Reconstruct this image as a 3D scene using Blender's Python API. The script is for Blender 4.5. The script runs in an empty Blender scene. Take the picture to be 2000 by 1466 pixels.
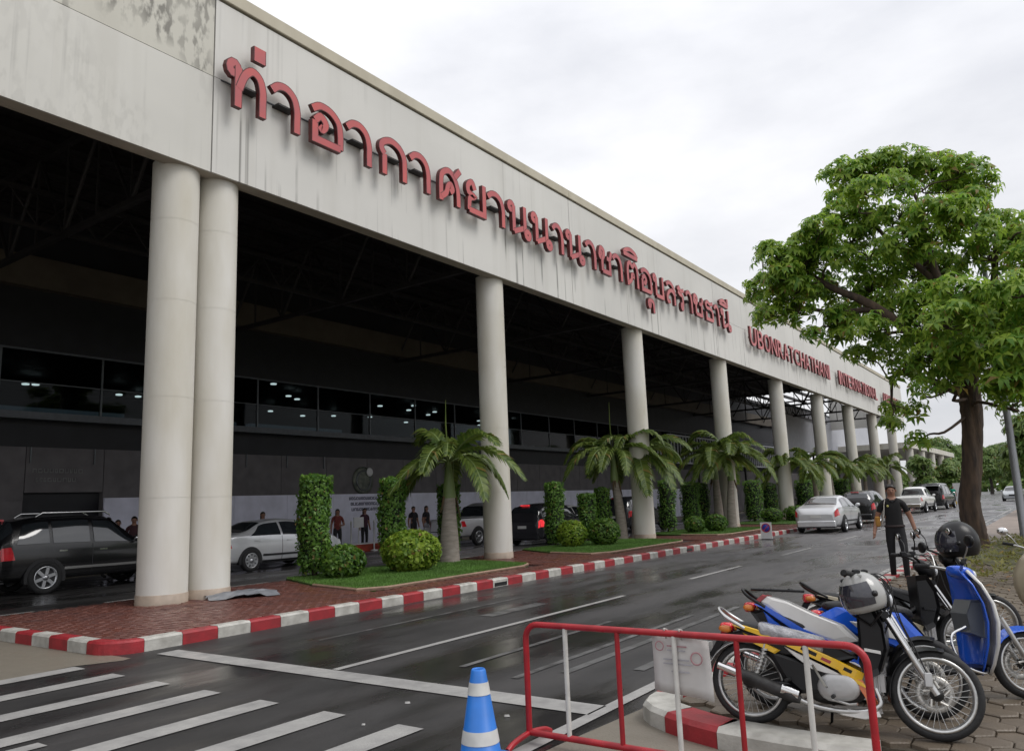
import bpy, bmesh, math, random
import numpy as np
from mathutils import Vector, Matrix, Euler

rnd = random.Random(7)
SC = bpy.context.scene
COL = SC.collection
R_ = math.radians

# ------------------------------------------------------------------ camera
cam = bpy.data.cameras.new('camera'); cam_o = bpy.data.objects.new('camera', cam); COL.objects.link(cam_o)
cam.sensor_width = 36.0; cam.lens = 36.0 * 1504.6 / 2000.0
cam.clip_start = .05; cam.clip_end = 3000
RC = ((0.81441757, -0.12662483, -0.56629513), (0.57898508, 0.11217937, 0.80758409), (-0.03873357, -0.9855871, 0.16467474))
cam_o.matrix_world = Matrix(((RC[0][0], -RC[0][1], -RC[0][2], 0), (RC[1][0], -RC[1][1], -RC[1][2], 0),
                             (RC[2][0], -RC[2][1], -RC[2][2], 1.62), (0, 0, 0, 1)))
SC.camera = cam_o

# ------------------------------------------------------------------ world: overcast cloud deck over a physical sky
SUN_EL, SUN_AZ = 52.0, 75.0          # azimuth measured from +Y towards +X
wd = bpy.data.worlds.new('World'); SC.world = wd; wd.use_nodes = True
nt = wd.node_tree; nt.nodes.clear()
def wn(t, **k):
    n = nt.nodes.new(t)
    for a, b in k.items(): setattr(n, a, b)
    return n
w_out = wn('ShaderNodeOutputWorld'); w_bg = wn('ShaderNodeBackground'); w_sky = wn('ShaderNodeTexSky', sky_type='NISHITA')
w_sky.sun_disc = False; w_sky.sun_elevation = R_(SUN_EL); w_sky.sun_rotation = R_(SUN_AZ)
w_tc = wn('ShaderNodeTexCoord'); w_map = wn('ShaderNodeMapping'); w_map.inputs['Scale'].default_value = (1.3, 1.3, 3.2)
w_no = wn('ShaderNodeTexNoise'); w_no.inputs['Scale'].default_value = 2.1; w_no.inputs['Detail'].default_value = 6; w_no.inputs['Roughness'].default_value = .52
w_rp = wn('ShaderNodeValToRGB')
w_rp.color_ramp.elements[0].position = .30; w_rp.color_ramp.elements[0].color = (.70, .71, .75, 1)
w_rp.color_ramp.elements[1].position = .66; w_rp.color_ramp.elements[1].color = (.97, .97, .99, 1)
w_sc = wn('ShaderNodeVectorMath', operation='SCALE'); w_sc.inputs['Scale'].default_value = .09   # physical sky at 0.09
w_mx = wn('ShaderNodeMix', data_type='RGBA'); w_mx.inputs[0].default_value = .93
w_sep = wn('ShaderNodeSeparateXYZ'); w_ma = wn('ShaderNodeMath', operation='MULTIPLY_ADD'); w_ma.use_clamp = False
w_cl = wn('ShaderNodeMath', operation='MAXIMUM'); w_cl.inputs[1].default_value = 0.0
w_ma.inputs[1].default_value = .55; w_ma.inputs[2].default_value = .80     # overcast sky: brighter towards the zenith
w_sc2 = wn('ShaderNodeVectorMath', operation='SCALE')
L = nt.links.new
L(w_tc.outputs['Generated'], w_map.inputs['Vector']); L(w_map.outputs[0], w_no.inputs['Vector']); L(w_no.outputs[0], w_rp.inputs[0])
L(w_sky.outputs[0], w_sc.inputs[0]); L(w_sc.outputs[0], w_mx.inputs[6]); L(w_rp.outputs[0], w_mx.inputs[7])
L(w_tc.outputs['Generated'], w_sep.inputs[0]); L(w_sep.outputs[2], w_cl.inputs[0]); L(w_cl.outputs[0], w_ma.inputs[0])
L(w_mx.outputs[2], w_sc2.inputs[0]); L(w_ma.outputs[0], w_sc2.inputs['Scale'])
L(w_sc2.outputs[0], w_bg.inputs[0]); L(w_bg.outputs[0], w_out.inputs[0]); w_bg.inputs[1].default_value = 1.0

# ------------------------------------------------------------------ sun (veiled by cloud) and exposure
sl = bpy.data.lights.new('sun', 'SUN'); so = bpy.data.objects.new('sun', sl); COL.objects.link(so)
sl.energy = 1.3; sl.angle = R_(28); sl.color = (1, .97, .93)
_d = Vector((math.sin(R_(SUN_AZ)) * math.cos(R_(SUN_EL)), math.cos(R_(SUN_AZ)) * math.cos(R_(SUN_EL)), math.sin(R_(SUN_EL))))
so.rotation_euler = _d.to_track_quat('Z', 'Y').to_euler()
so.location = (20, 0, 40)
SC.view_settings.view_transform = 'Standard'; SC.view_settings.look = 'None'
SC.view_settings.gamma = 1; SC.view_settings.use_curve_mapping = False
SC.view_settings.exposure = 0.22

# ------------------------------------------------------------------ helpers
def tag(o, label=None, cat=None, group=None, kind=None):
    if label: o['label'] = label
    if cat: o['category'] = cat
    if group: o['group'] = group
    if kind: o['kind'] = kind
    return o

def empty(name, loc=(0, 0, 0), rz=0, label=None, cat=None, group=None, rot=None):
    o = bpy.data.objects.new(name, None); COL.objects.link(o); o.location = loc
    o.rotation_euler = rot if rot else (0, 0, rz); o.empty_display_size = .2
    return tag(o, label, cat, group)

def link_mesh(name, me, parent=None):
    o = bpy.data.objects.new(name, me); COL.objects.link(o)
    if parent: o.parent = parent
    return o

class MB:
    """collects shapes; build() makes ONE mesh object"""
    def __init__(s): s.v = []; s.f = []; s.m = []; s.s = []
    def add(s, vs, fs, mi=0, sm=False, M=None):
        b = len(s.v)
        if M is not None: vs = [tuple(M @ Vector(p)) for p in vs]
        s.v.extend([tuple(p) for p in vs])
        for f in fs: s.f.append(tuple(i + b for i in f)); s.m.append(mi); s.s.append(sm)
        return s
    def box(s, lo, hi, mi=0, M=None, bev=0):
        x0, y0, z0 = lo; x1, y1, z1 = hi
        if bev:
            b = bev; vs = []
            for z, i in ((z0, b), (z0 + b, 0), (z1 - b, 0), (z1, b)):
                c = b
                if i: r = [(x0 + b + c * .3, y0 + b), (x1 - b - c * .3, y0 + b), (x1 - b, y0 + b + c * .3), (x1 - b, y1 - b - c * .3), (x1 - b - c * .3, y1 - b), (x0 + b + c * .3, y1 - b), (x0 + b, y1 - b - c * .3), (x0 + b, y0 + b + c * .3)]
                else: r = [(x0 + c, y0), (x1 - c, y0), (x1, y0 + c), (x1, y1 - c), (x1 - c, y1), (x0 + c, y1), (x0, y1 - c), (x0, y0 + c)]
                vs += [(x, y, z) for x, y in r]
            fs = [tuple(range(7, -1, -1)), tuple(range(24, 32))]
            for k in range(3):
                for i in range(8): fs.append((k * 8 + i, k * 8 + (i + 1) % 8, k * 8 + 8 + (i + 1) % 8, k * 8 + 8 + i))
            return s.add(vs, fs, mi, False, M)
        vs = [(x0, y0, z0), (x1, y0, z0), (x1, y1, z0), (x0, y1, z0), (x0, y0, z1), (x1, y0, z1), (x1, y1, z1), (x0, y1, z1)]
        return s.add(vs, [(3, 2, 1, 0), (4, 5, 6, 7), (0, 1, 5, 4), (1, 2, 6, 5), (2, 3, 7, 6), (3, 0, 4, 7)], mi, False, M)
    def tube(s, pts, r, n=8, mi=0, caps=True, sm=True, M=None, flat=1.0, up=None):
        pts = [Vector(p) for p in pts]; k = len(pts)
        rs = r if isinstance(r, (list, tuple)) else [r] * k
        vs = []; fs = []; ref = None
        for i, p in enumerate(pts):
            t = (pts[min(i + 1, k - 1)] - pts[max(i - 1, 0)])
            if t.length < 1e-9: t = Vector((0, 0, 1))
            t.normalize()
            if ref is None: ref = Vector(up) if up else (Vector((0, 0, 1)) if abs(t.z) < .9 else Vector((1, 0, 0)))
            a = ref - t * ref.dot(t)
            if a.length < 1e-6: a = t.orthogonal()
            a.normalize(); b = t.cross(a); ref = a
            for j in range(n):
                w = 2 * math.pi * j / n
                vs.append(p + a * (math.cos(w) * rs[i]) + b * (math.sin(w) * rs[i] * flat))
        for i in range(k - 1):
            for j in range(n):
                fs.append((i * n + j, i * n + (j + 1) % n, (i + 1) * n + (j + 1) % n, (i + 1) * n + j))
        s.add(vs, fs, mi, sm, M)
        if caps:
            s.add([vs[j] for j in range(n)], [tuple(range(n - 1, -1, -1))], mi, False, M)
            s.add([vs[(k - 1) * n + j] for j in range(n)], [tuple(range(n))], mi, False, M)
        return s
    def lathe(s, prof, n=24, mi=0, M=None, sm=True, closed=False, cap=True):
        """prof: (r, z) about local Z"""
        vs = []; fs = []; k = len(prof)
        for r, z in prof:
            for j in range(n):
                w = 2 * math.pi * j / n; vs.append((r * math.cos(w), r * math.sin(w), z))
        for i in range(k - 1 if not closed else k):
            i2 = (i + 1) % k
            for j in range(n): fs.append((i * n + j, i * n + (j + 1) % n, i2 * n + (j + 1) % n, i2 * n + j))
        s.add(vs, fs, mi, sm, M)
        if cap and not closed:
            if prof[0][0] > 1e-4: s.add(vs[:n], [tuple(range(n - 1, -1, -1))], mi, False, M)
            if prof[-1][0] > 1e-4: s.add(vs[-n:], [tuple(range(n))], mi, False, M)
        return s
    def prism(s, poly, a, b, axis='y', mi=0, M=None, sm=False):
        """poly in the two other axes, extruded a..b along axis"""
        n = len(poly)
        def P(u, w, t):
            return (u, t, w) if axis == 'y' else ((t, u, w) if axis == 'x' else (u, w, t))
        vs = [P(u, w, a) for u, w in poly] + [P(u, w, b) for u, w in poly]
        fs = [tuple(range(n)), tuple(range(2 * n - 1, n - 1, -1))] + [(i + n, (i + 1) % n + n, (i + 1) % n, i) for i in range(n)]
        return s.add(vs, fs, mi, sm, M)
    def sphere(s, c, r, n=12, m=8, mi=0, M=None, sm=True):
        rx, ry, rz = r if isinstance(r, (list, tuple)) else (r, r, r)
        vs = []; fs = []
        for i in range(m + 1):
            t = math.pi * i / m
            for j in range(n):
                w = 2 * math.pi * j / n
                vs.append((c[0] + rx * math.sin(t) * math.cos(w), c[1] + ry * math.sin(t) * math.sin(w), c[2] - rz * math.cos(t)))
        for i in range(m):
            for j in range(n): fs.append((i * n + j, i * n + (j + 1) % n, (i + 1) * n + (j + 1) % n, (i + 1) * n + j))
        return s.add(vs, fs, mi, sm, M)
    def loft(s, rings, mi=0, closed=True, caps=True, sm=True, M=None):
        n = len(rings[0]); vs = [p for r in rings for p in r]; fs = []
        for i in range(len(rings) - 1):
            for j in range(n if closed else n - 1):
                fs.append((i * n + j, i * n + (j + 1) % n, (i + 1) * n + (j + 1) % n, (i + 1) * n + j))
        s.add(vs, fs, mi, sm, M)
        if caps:
            s.add(rings[0], [tuple(range(n - 1, -1, -1))], mi, False, M); s.add(rings[-1], [tuple(range(n))], mi, False, M)
        return s
    def mesh(s, name, mats):
        me = bpy.data.meshes.new(name); me.from_pydata(s.v, [], s.f)
        for m in (mats if isinstance(mats, (list, tuple)) else [mats]): me.materials.append(m)
        me.polygons.foreach_set('material_index', s.m); me.polygons.foreach_set('use_smooth', s.s); me.update()
        return me
    def fix(s, me):
        bm = bmesh.new(); bm.from_mesh(me); bmesh.ops.recalc_face_normals(bm, faces=bm.faces); bm.to_mesh(me); bm.free()
    def build(s, name, mats, parent=None, fix=True, subd=0, weld=False):
        me = s.mesh(name, mats)
        if fix or weld:
            bm = bmesh.new(); bm.from_mesh(me)
            if weld: bmesh.ops.remove_doubles(bm, verts=bm.verts, dist=1e-4)
            bmesh.ops.recalc_face_normals(bm, faces=bm.faces); bm.to_mesh(me); bm.free()
        o = link_mesh(name, me, parent)
        if subd:
            m = o.modifiers.new('s', 'SUBSURF'); m.levels = subd; m.render_levels = subd
        return o

def copy_tree(o, parent=None):
    c = o.copy(); COL.objects.link(c); c.parent = parent
    for ch in list(o.children): copy_tree(ch, c)
    return c

def arc(cx, cz, r, a0, a1, n):
    return [(cx + r * math.cos(R_(a0 + (a1 - a0) * i / n)), cz + r * math.sin(R_(a0 + (a1 - a0) * i / n))) for i in range(n + 1)]

def cr(pts, n=6, closed=False):
    """Catmull-Rom through points of any dimension"""
    P = [Vector(p) for p in pts]; k = len(P); out = []
    for i in range(k if closed else k - 1):
        p0 = P[(i - 1) % k] if closed or i > 0 else P[0] * 2 - P[1]
        p1 = P[i]; p2 = P[(i + 1) % k]
        p3 = P[(i + 2) % k] if closed or i + 2 < k else P[-1] * 2 - P[-2]
        for j in range(n):
            t = j / n
            out.append(.5 * ((2 * p1) + (p2 - p0) * t + (2 * p0 - 5 * p1 + 4 * p2 - p3) * t * t + (3 * p1 - p0 - 3 * p2 + p3) * t ** 3))
    if not closed: out.append(P[-1])
    return out

# ------------------------------------------------------------------ materials
def mat(name, col, rough=.5, metal=0., var=.12, scale=6., bump=0., bscale=60., coat=0., rvar=0., col2=None, stretch=(1, 1, 1), trans=0., spec=.5, emit=None, estr=0., detail=5., sub=0.):
    m = bpy.data.materials.new(name); m.use_nodes = True; t = m.node_tree; N = t.nodes; l = t.links.new
    b = N['Principled BSDF']
    b.inputs['Roughness'].default_value = rough; b.inputs['Metallic'].default_value = metal
    b.inputs['Coat Weight'].default_value = coat; b.inputs['Coat Roughness'].default_value = .08
    b.inputs['Specular IOR Level'].default_value = spec; b.inputs['Transmission Weight'].default_value = trans
    tc = N.new('ShaderNodeTexCoord'); mp = N.new('ShaderNodeMapping'); mp.inputs['Scale'].default_value = stretch
    oi = N.new('ShaderNodeObjectInfo'); mm = N.new('ShaderNodeMath'); mm.operation = 'MULTIPLY'; mm.inputs[1].default_value = 37.
    no = N.new('ShaderNodeTexNoise'); no.noise_dimensions = '4D'; no.inputs['Scale'].default_value = scale; no.inputs['Detail'].default_value = detail
    l(tc.outputs['Object'], mp.inputs[0]); l(mp.outputs[0], no.inputs['Vector']); l(oi.outputs['Random'], mm.inputs[0]); l(mm.outputs[0], no.inputs['W'])
    mx = N.new('ShaderNodeMix'); mx.data_type = 'RGBA'
    c = Vector(col[:3]); c2 = Vector(col2[:3]) if col2 else c * (1 - var * 2)
    mx.inputs[6].default_value = (*[min(1, x * (1 + (0 if col2 else var))) for x in c], 1); mx.inputs[7].default_value = (*c2, 1)
    rp = N.new('ShaderNodeMapRange'); rp.inputs[1].default_value = .32; rp.inputs[2].default_value = .68
    l(no.outputs[0], rp.inputs[0]); l(rp.outputs[0], mx.inputs[0]); l(mx.outputs[2], b.inputs['Base Color'])
    if rvar:
        mr = N.new('ShaderNodeMapRange'); mr.inputs[1].default_value = .35; mr.inputs[2].default_value = .65
        mr.inputs[3].default_value = max(.02, rough - rvar); mr.inputs[4].default_value = min(1, rough + rvar)
        l(no.outputs[0], mr.inputs[0]); l(mr.outputs[0], b.inputs['Roughness'])
    if bump:
        n2 = N.new('ShaderNodeTexNoise'); n2.inputs['Scale'].default_value = bscale; n2.inputs['Detail'].default_value = 4
        bp = N.new('ShaderNodeBump'); bp.inputs['Strength'].default_value = bump; bp.inputs['Distance'].default_value = .02
        l(mp.outputs[0], n2.inputs['Vector']); l(n2.outputs[0], bp.inputs['Height']); l(bp.outputs[0], b.inputs['Normal'])
    if emit:
        b.inputs['Emission Color'].default_value = (*emit, 1); b.inputs['Emission Strength'].default_value = estr
    return m

M = {}
M['concrete'] = mat('concrete', (.21, .185, .15), .6, var=.2, scale=1.2, bump=.25, rvar=.25, col2=(.13, .115, .09))
M['kerb_white'] = mat('kerb_white', (.52, .51, .47), .55, var=.1, scale=7, bump=.2, bscale=40, col2=(.32, .31, .28))
M['kerb_red'] = mat('kerb_red', (.36, .024, .032), .5, var=.2, scale=7, bump=.2, bscale=40, col2=(.22, .02, .024))
M['paver_red'] = mat('paver_red', (.17, .06, .042), .42, var=.2, scale=3, bump=.2, bscale=90, rvar=.2, col2=(.085, .035, .03))
M['paver_joint'] = mat('paver_joint', (.055, .035, .03), .6, var=.2, scale=8, bump=.2)
M['paver_grey'] = mat('paver_grey', (.155, .122, .088), .5, var=.2, scale=2.5, bump=.3, bscale=80, rvar=.2, col2=(.085, .067, .048))
M['grey_joint'] = mat('grey_joint', (.075, .062, .045), .7, var=.2, scale=8, bump=.3)
M['paint'] = mat('road_paint', (.40, .395, .38), .5, var=.1, scale=4, bump=.25, bscale=90, col2=(.22, .215, .21), rvar=.2, detail=9)
M['white_wall'] = None
M['column'] = mat('column_white', (.66, .645, .60), .6, var=.06, scale=1.6, bump=.12, bscale=9, col2=(.53, .50, .42), stretch=(1, 1, .3), detail=9)
M['column_foot'] = mat('column_foot', (.36, .29, .23), .6, var=.12, scale=5)
M['coping'] = mat('coping', (.50, .46, .36), .6, var=.08, scale=2, col2=(.42, .38, .29), stretch=(1, 1, .4))
M['soffit'] = mat('soffit', (.40, .36, .30), .7, var=.1, scale=2)
M['dark_steel'] = mat('dark_steel', (.022, .019, .019), .6, var=.2, scale=3)
M['deck'] = mat('roof_deck', (.022, .018, .018), .7, var=.3, scale=1.2, stretch=(1, 6, 1))
M['wall_grey'] = mat('wall_grey', (.13, .12, .125), .7, var=.12, scale=2)
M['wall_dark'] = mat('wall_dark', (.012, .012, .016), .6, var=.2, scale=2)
M['wall_beige'] = mat('wall_beige', (.10, .082, .06), .7, var=.12, scale=1.5)
M['ledge'] = mat('ledge', (.10, .11, .125), .5, var=.1)
M['hoarding'] = mat('hoarding', (.66, .66, .78), .5, var=.07, scale=2)
M['frame'] = mat('window_frame', (.12, .13, .14), .4, metal=.5)
M['grass'] = mat('grass_soil', (.06, .11, .02), .9, var=.3, scale=5, bump=.4, bscale=120, col2=(.035, .07, .012))
M['screen'] = mat('screen_grey', (.40, .41, .45), .45, var=.04, scale=2)
M['chrome'] = mat('chrome', (.75, .75, .75), .15, metal=1, var=.03)
M['black'] = mat('black_plastic', (.012, .012, .013), .4, var=.2, scale=20)
M['rubber'] = mat('rubber', (.016, .016, .017), .75, var=.2, scale=30, bump=.2)
M['letter_dark'] = mat('letter_dark', (.10, .016, .016), .5, var=.2, scale=4)
M['letter_red'] = mat('letter_red', (.54, .095, .085), .38, var=.2, scale=1.6, col2=(.38, .085, .095), rvar=.1)

def glassy(name, col, rough=.04):
    return mat(name, col, rough, var=.05, spec=.6, coat=.5)

# wall paint with drip stains (weathering that belongs to the wall)
def wall_mat(name, base, mould=0., drips=1.):
    m = bpy.data.materials.new(name); m.use_nodes = True; t = m.node_tree; N = t.nodes; l = t.links.new; b = N['Principled BSDF']
    b.inputs['Roughness'].default_value = .62
    tc = N.new('ShaderNodeTexCoord')
    def noise(sc, s, det=4, off=(0, 0, 0)):
        mp = N.new('ShaderNodeMapping'); mp.inputs['Scale'].default_value = sc; mp.inputs['Location'].default_value = off
        n = N.new('ShaderNodeTexNoise'); n.inputs['Scale'].default_value = s; n.inputs['Detail'].default_value = det
        l(tc.outputs['Object'], mp.inputs[0]); l(mp.outputs[0], n.inputs['Vector']); return n.outputs[0]
    def mr(v, a, c, lo=0, hi=1):
        r = N.new('ShaderNodeMapRange'); r.inputs[1].default_value = a; r.inputs[2].default_value = c; r.inputs[3].default_value = lo; r.inputs[4].default_value = hi; l(v, r.inputs[0]); return r.outputs[0]
    def mul(a, c):
        x = N.new('ShaderNodeMath'); x.operation = 'MULTIPLY'; l(a, x.inputs[0])
        if isinstance(c, float): x.inputs[1].default_value = c
        else: l(c, x.inputs[1])
        return x.outputs[0]
    def mix(f, a, c):
        x = N.new('ShaderNodeMix'); x.data_type = 'RGBA'; l(f, x.inputs[0])
        for i, q in ((6, a), (7, c)):
            if isinstance(q, tuple): x.inputs[i].default_value = (*q, 1)
            else: l(q, x.inputs[i])
        return x.outputs[2]
    big = mr(noise((1, .35, .5), .8), .35, .65)
    c = mix(big, base, tuple(x * .90 for x in base))
    thin = mr(noise((1, 5.5, .02), 1.4, 3), .57, .68)
    run = mr(noise((1, 1.2, .55), .9, 3, (3, 9, 1)), .46, .60)
    sz = N.new('ShaderNodeSeparateXYZ'); l(tc.outputs['Object'], sz.inputs[0]); below = mr(sz.outputs[2], 9.3, 10.1, 1., .22)
    c = mix(mul(mul(mul(thin, run), below), .75 * drips), c, (.11, .105, .095))
    wide = mr(noise((1, 1.6, .06), 1.1, 3, (7, 2, 5)), .55, .75)
    c = mix(mul(wide, .16), c, (.30, .28, .22))
    if mould:
        a = mr(noise((1, 2.2, 1.0), 3.0, 8), .47, .58); g = mr(noise((1, .8, .6), .7, 2, (1, 4, 2)), .42, .54)
        c = mix(mul(mul(a, g), mould), c, (.10, .095, .08))
    l(c, b.inputs['Base Color'])
    return m
M['white_wall'] = wall_mat('fascia_paint', (.645, .635, .60))
M['old_wall'] = wall_mat('fascia_old_paint', (.62, .61, .565), mould=.12, drips=.35)
M['mould_wall'] = wall_mat('fascia_mouldy_paint', (.56, .545, .48), mould=.75, drips=.6)

# wet asphalt
def asphalt():
    m = bpy.data.materials.new('wet_asphalt'); m.use_nodes = True; t = m.node_tree; N = t.nodes; l = t.links.new; b = N['Principled BSDF']
    tc = N.new('ShaderNodeTexCoord')
    def noise(s, det=5, sc=(1, 1, 1), ro=.5):
        mp = N.new('ShaderNodeMapping'); mp.inputs['Scale'].default_value = sc
        n = N.new('ShaderNodeTexNoise'); n.inputs['Scale'].default_value = s; n.inputs['Detail'].default_value = det; n.inputs['Roughness'].default_value = ro
        l(tc.outputs['Object'], mp.inputs[0]); l(mp.outputs[0], n.inputs['Vector']); return n.outputs[0]
    def mr(v, a, c, lo=0., hi=1.):
        r = N.new('ShaderNodeMapRange'); r.inputs[1].default_value = a; r.inputs[2].default_value = c; r.inputs[3].default_value = lo; r.inputs[4].default_value = hi; l(v, r.inputs[0]); return r.outputs[0]
    sp_ = N.new('ShaderNodeSeparateXYZ'); l(tc.outputs['Object'], sp_.inputs[0]); dry = mr(sp_.outputs[1], 9., 24.)  # dry: sky sheen of the far road painted in as lighter base colour along Y
    fine = noise(90, 4); mid = noise(2.0, 6, (1, .35, 1)); wet = noise(.75, 5, (1, .28, 1), .55)
    mx = N.new('ShaderNodeMix'); mx.data_type = 'RGBA'; mx.inputs[6].default_value = (.017, .0165, .0165, 1); mx.inputs[7].default_value = (.042, .040, .040, 1)
    l(mr(mid, .3, .7), mx.inputs[0])
    mx_sheen = N.new('ShaderNodeMix'); mx_sheen.data_type = 'RGBA'; mx_sheen.inputs[7].default_value = (.115, .11, .112, 1); l(mx.outputs[2], mx_sheen.inputs[6])
    ml = N.new('ShaderNodeMath'); ml.operation = 'MULTIPLY'; l(dry, ml.inputs[0]); l(mr(mid, .25, .55, .45, 1.), ml.inputs[1]); l(ml.outputs[0], mx_sheen.inputs[0])
    mx2 = N.new('ShaderNodeMix'); mx2.data_type = 'RGBA'; mx2.blend_type = 'MULTIPLY'; mx2.inputs[0].default_value = .5
    l(mx_sheen.outputs[2], mx2.inputs[6]); g = N.new('ShaderNodeCombineColor'); v = mr(fine, .3, .7, .3, 1.7)
    for i in range(3): l(v, g.inputs[i])
    l(g.outputs[0], mx2.inputs[7]); l(mx2.outputs[2], b.inputs['Base Color'])
    l(mr(wet, .40, .56, .13, .55), b.inputs['Roughness'])
    st = mr(wet, .40, .58, .12, .6)
    bp = N.new('ShaderNodeBump'); bp.inputs['Distance'].default_value = .006; l(st, bp.inputs['Strength']); l(noise(160, 3), bp.inputs['Height']); l(bp.outputs[0], b.inputs['Normal'])
    return m
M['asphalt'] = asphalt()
# ================================================================== SETTING
def poly_sheet(name, pts, z, m, parent=None, th=0.0):
    mb = MB(); n = len(pts)
    if th:
        mb.add([(x, y, z - th) for x, y in pts] + [(x, y, z) for x, y in pts], [tuple(range(n, 2 * n))] + [(i, (i + 1) % n, (i + 1) % n + n, i + n) for i in range(n)])
    else:
        mb.add([(x, y, z) for x, y in pts], [tuple(range(n))])
    return mb.build(name, m, parent)

M['earth'] = mat('earth', (.12, .11, .07), .9, var=.25, scale=.3, bump=.4, bscale=20, col2=(.06, .075, .03))
g = poly_sheet('ground', [(-700, -300), (700, -300), (700, 1400), (-700, 1400)], -.05, M['earth']); tag(g, 'flat earth ground under the whole place', 'ground', kind='structure')
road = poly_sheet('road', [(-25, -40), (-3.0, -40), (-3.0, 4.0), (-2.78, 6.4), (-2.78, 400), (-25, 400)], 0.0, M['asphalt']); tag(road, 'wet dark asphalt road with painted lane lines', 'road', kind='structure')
tag(poly_sheet('concrete_apron', [(-25, -40), (-9.45, -40), (-9.35, 3.4), (-9.42, 4.55), (-9.2, 5.0), (-9.25, 5.12), (-25, 5.12)], .004, M['concrete']), 'brownish concrete strip beside the striped kerb end', 'apron', kind='structure')
tag(poly_sheet('forecourt', [(-3.02, -40), (30, -40), (30, 30), (2.0, 30), (2.0, 5.3), (-1.6, 5.24), (-2.6, 5.5), (-2.84, 6.3), (-2.9, 6.0), (-3.02, 4.6)], .004, M['concrete']), 'worn brown concrete strip around the motorcycle parking', 'apron', kind='structure')

def mark(name, x0, x1, y0, y1):
    mb = MB(); mb.add([(x0, y0, .008), (x1, y0, .008), (x1, y1, .008), (x0, y1, .008)], [(0, 1, 2, 3)]); return mb.build(name, M['paint'], road)
mark('stop_line', -9.2, -3.2, 5.41, 5.70)
mark('lane_line', -6.44, -6.34, 5.72, 12.2)
for k, y in enumerate((15.0, 21.2, 27.4, 33.6, 40, 46, 52, 58, 64, 70)): mark('lane_dash', -6.41, -6.30, y, y + 3.0)
mb = MB(); ex = [(-3.16, 4.2), (-3.16, 12), (-3.1, 30), (-3.1, 200)]
mb.add([(x - .06, y, .008) for x, y in ex] + [(x + .06, y, .008) for x, y in ex], [(i, i + 4, i + 5, i + 1) for i in range(3)]); mb.build('edge_line', M['paint'], road)
for i in range(7):                                   # crossing bars
    x = -4.1 - .835 * i
    mark('crossing_bar', x - .26, x, 1.7 if i < 4 else 2.5, 4.53)
mark('crossing_bar', -6.48, -6.33, -1.0, 2.9)
for i in range(9): mark('lane_dash', -15.95, -15.80, 5.6 + 2.6 * i, 6.9 + 2.6 * i)
# faint worn marks and wet lines in the near lane
M['worn'] = mat('worn_paint', (.17, .17, .17), .35, var=.3, scale=4, col2=(.05, .05, .05), bump=.2)
def worn(x0, x1, y0, y1):
    mb = MB(); mb.add([(x0, y0, .006), (x1, y0, .006), (x1, y1, .006), (x0, y1, .006)], [(0, 1, 2, 3)]); return mb.build('worn_marking', M['worn'], road)
for a in ((-8.05, -7.98, 6.9, 11.5), (-7.35, -7.1, 9.4, 10.9), (-5.3, -5.22, 6.4, 9.6), (-4.5, -4.42, 6.2, 10.5), (-4.2, -4.1, 6.6, 11.5), (-3.62, -3.5, 7.0, 8.2)): worn(*a)
for (x, y, s) in ((-4.75, 5.05, .032), (-3.75, 5.1, .03), (-4.6, 4.4, .02)):
    mb = MB(); mb.lathe([(s, .004), (s * .8, .012)], 4, M=Matrix.Translation((x, y, 0))); o = mb.build('litter', M['paint']); tag(o, 'tiny pale scrap of litter on the asphalt beside the crossing', 'litter', 'litter scraps on the road')
for y in (8.6, 10.3, 14.4, 17.5): pass

# ---- left island: kerb, pavers, grass
KZ = .15
isl_out = [(-14.5, 5.02), (-9.95, 5.02)] + [(-9.95 + .42 * math.sin(a), 5.44 - .42 * math.cos(a)) for a in (.26, .52, .78, 1.05, 1.31, 1.57)] + [(-9.53, 75), (-14.5, 75)]
inset = [(-14.5, 5.23), (-9.98, 5.23)] + [(-9.95 + .24 * math.sin(a), 5.47 - .24 * math.cos(a)) for a in (.26, .52, .78, 1.05, 1.31, 1.57)] + [(-9.71, 75), (-14.5, 75)]
island = poly_sheet('pavement', inset, KZ - .045, M['paver_joint'], th=.1)
tag(island, 'red brick paved island with columns, grass and clipped shrubs', 'pavement', kind='structure')
tag(poly_sheet('terminal_walkway', [(-27, -40), (-24, -40), (-24, 120), (-27, 120)], .16, M['concrete'], th=.16), 'raised walkway along the terminal front under the canopy', 'walkway', kind='structure')

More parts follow.
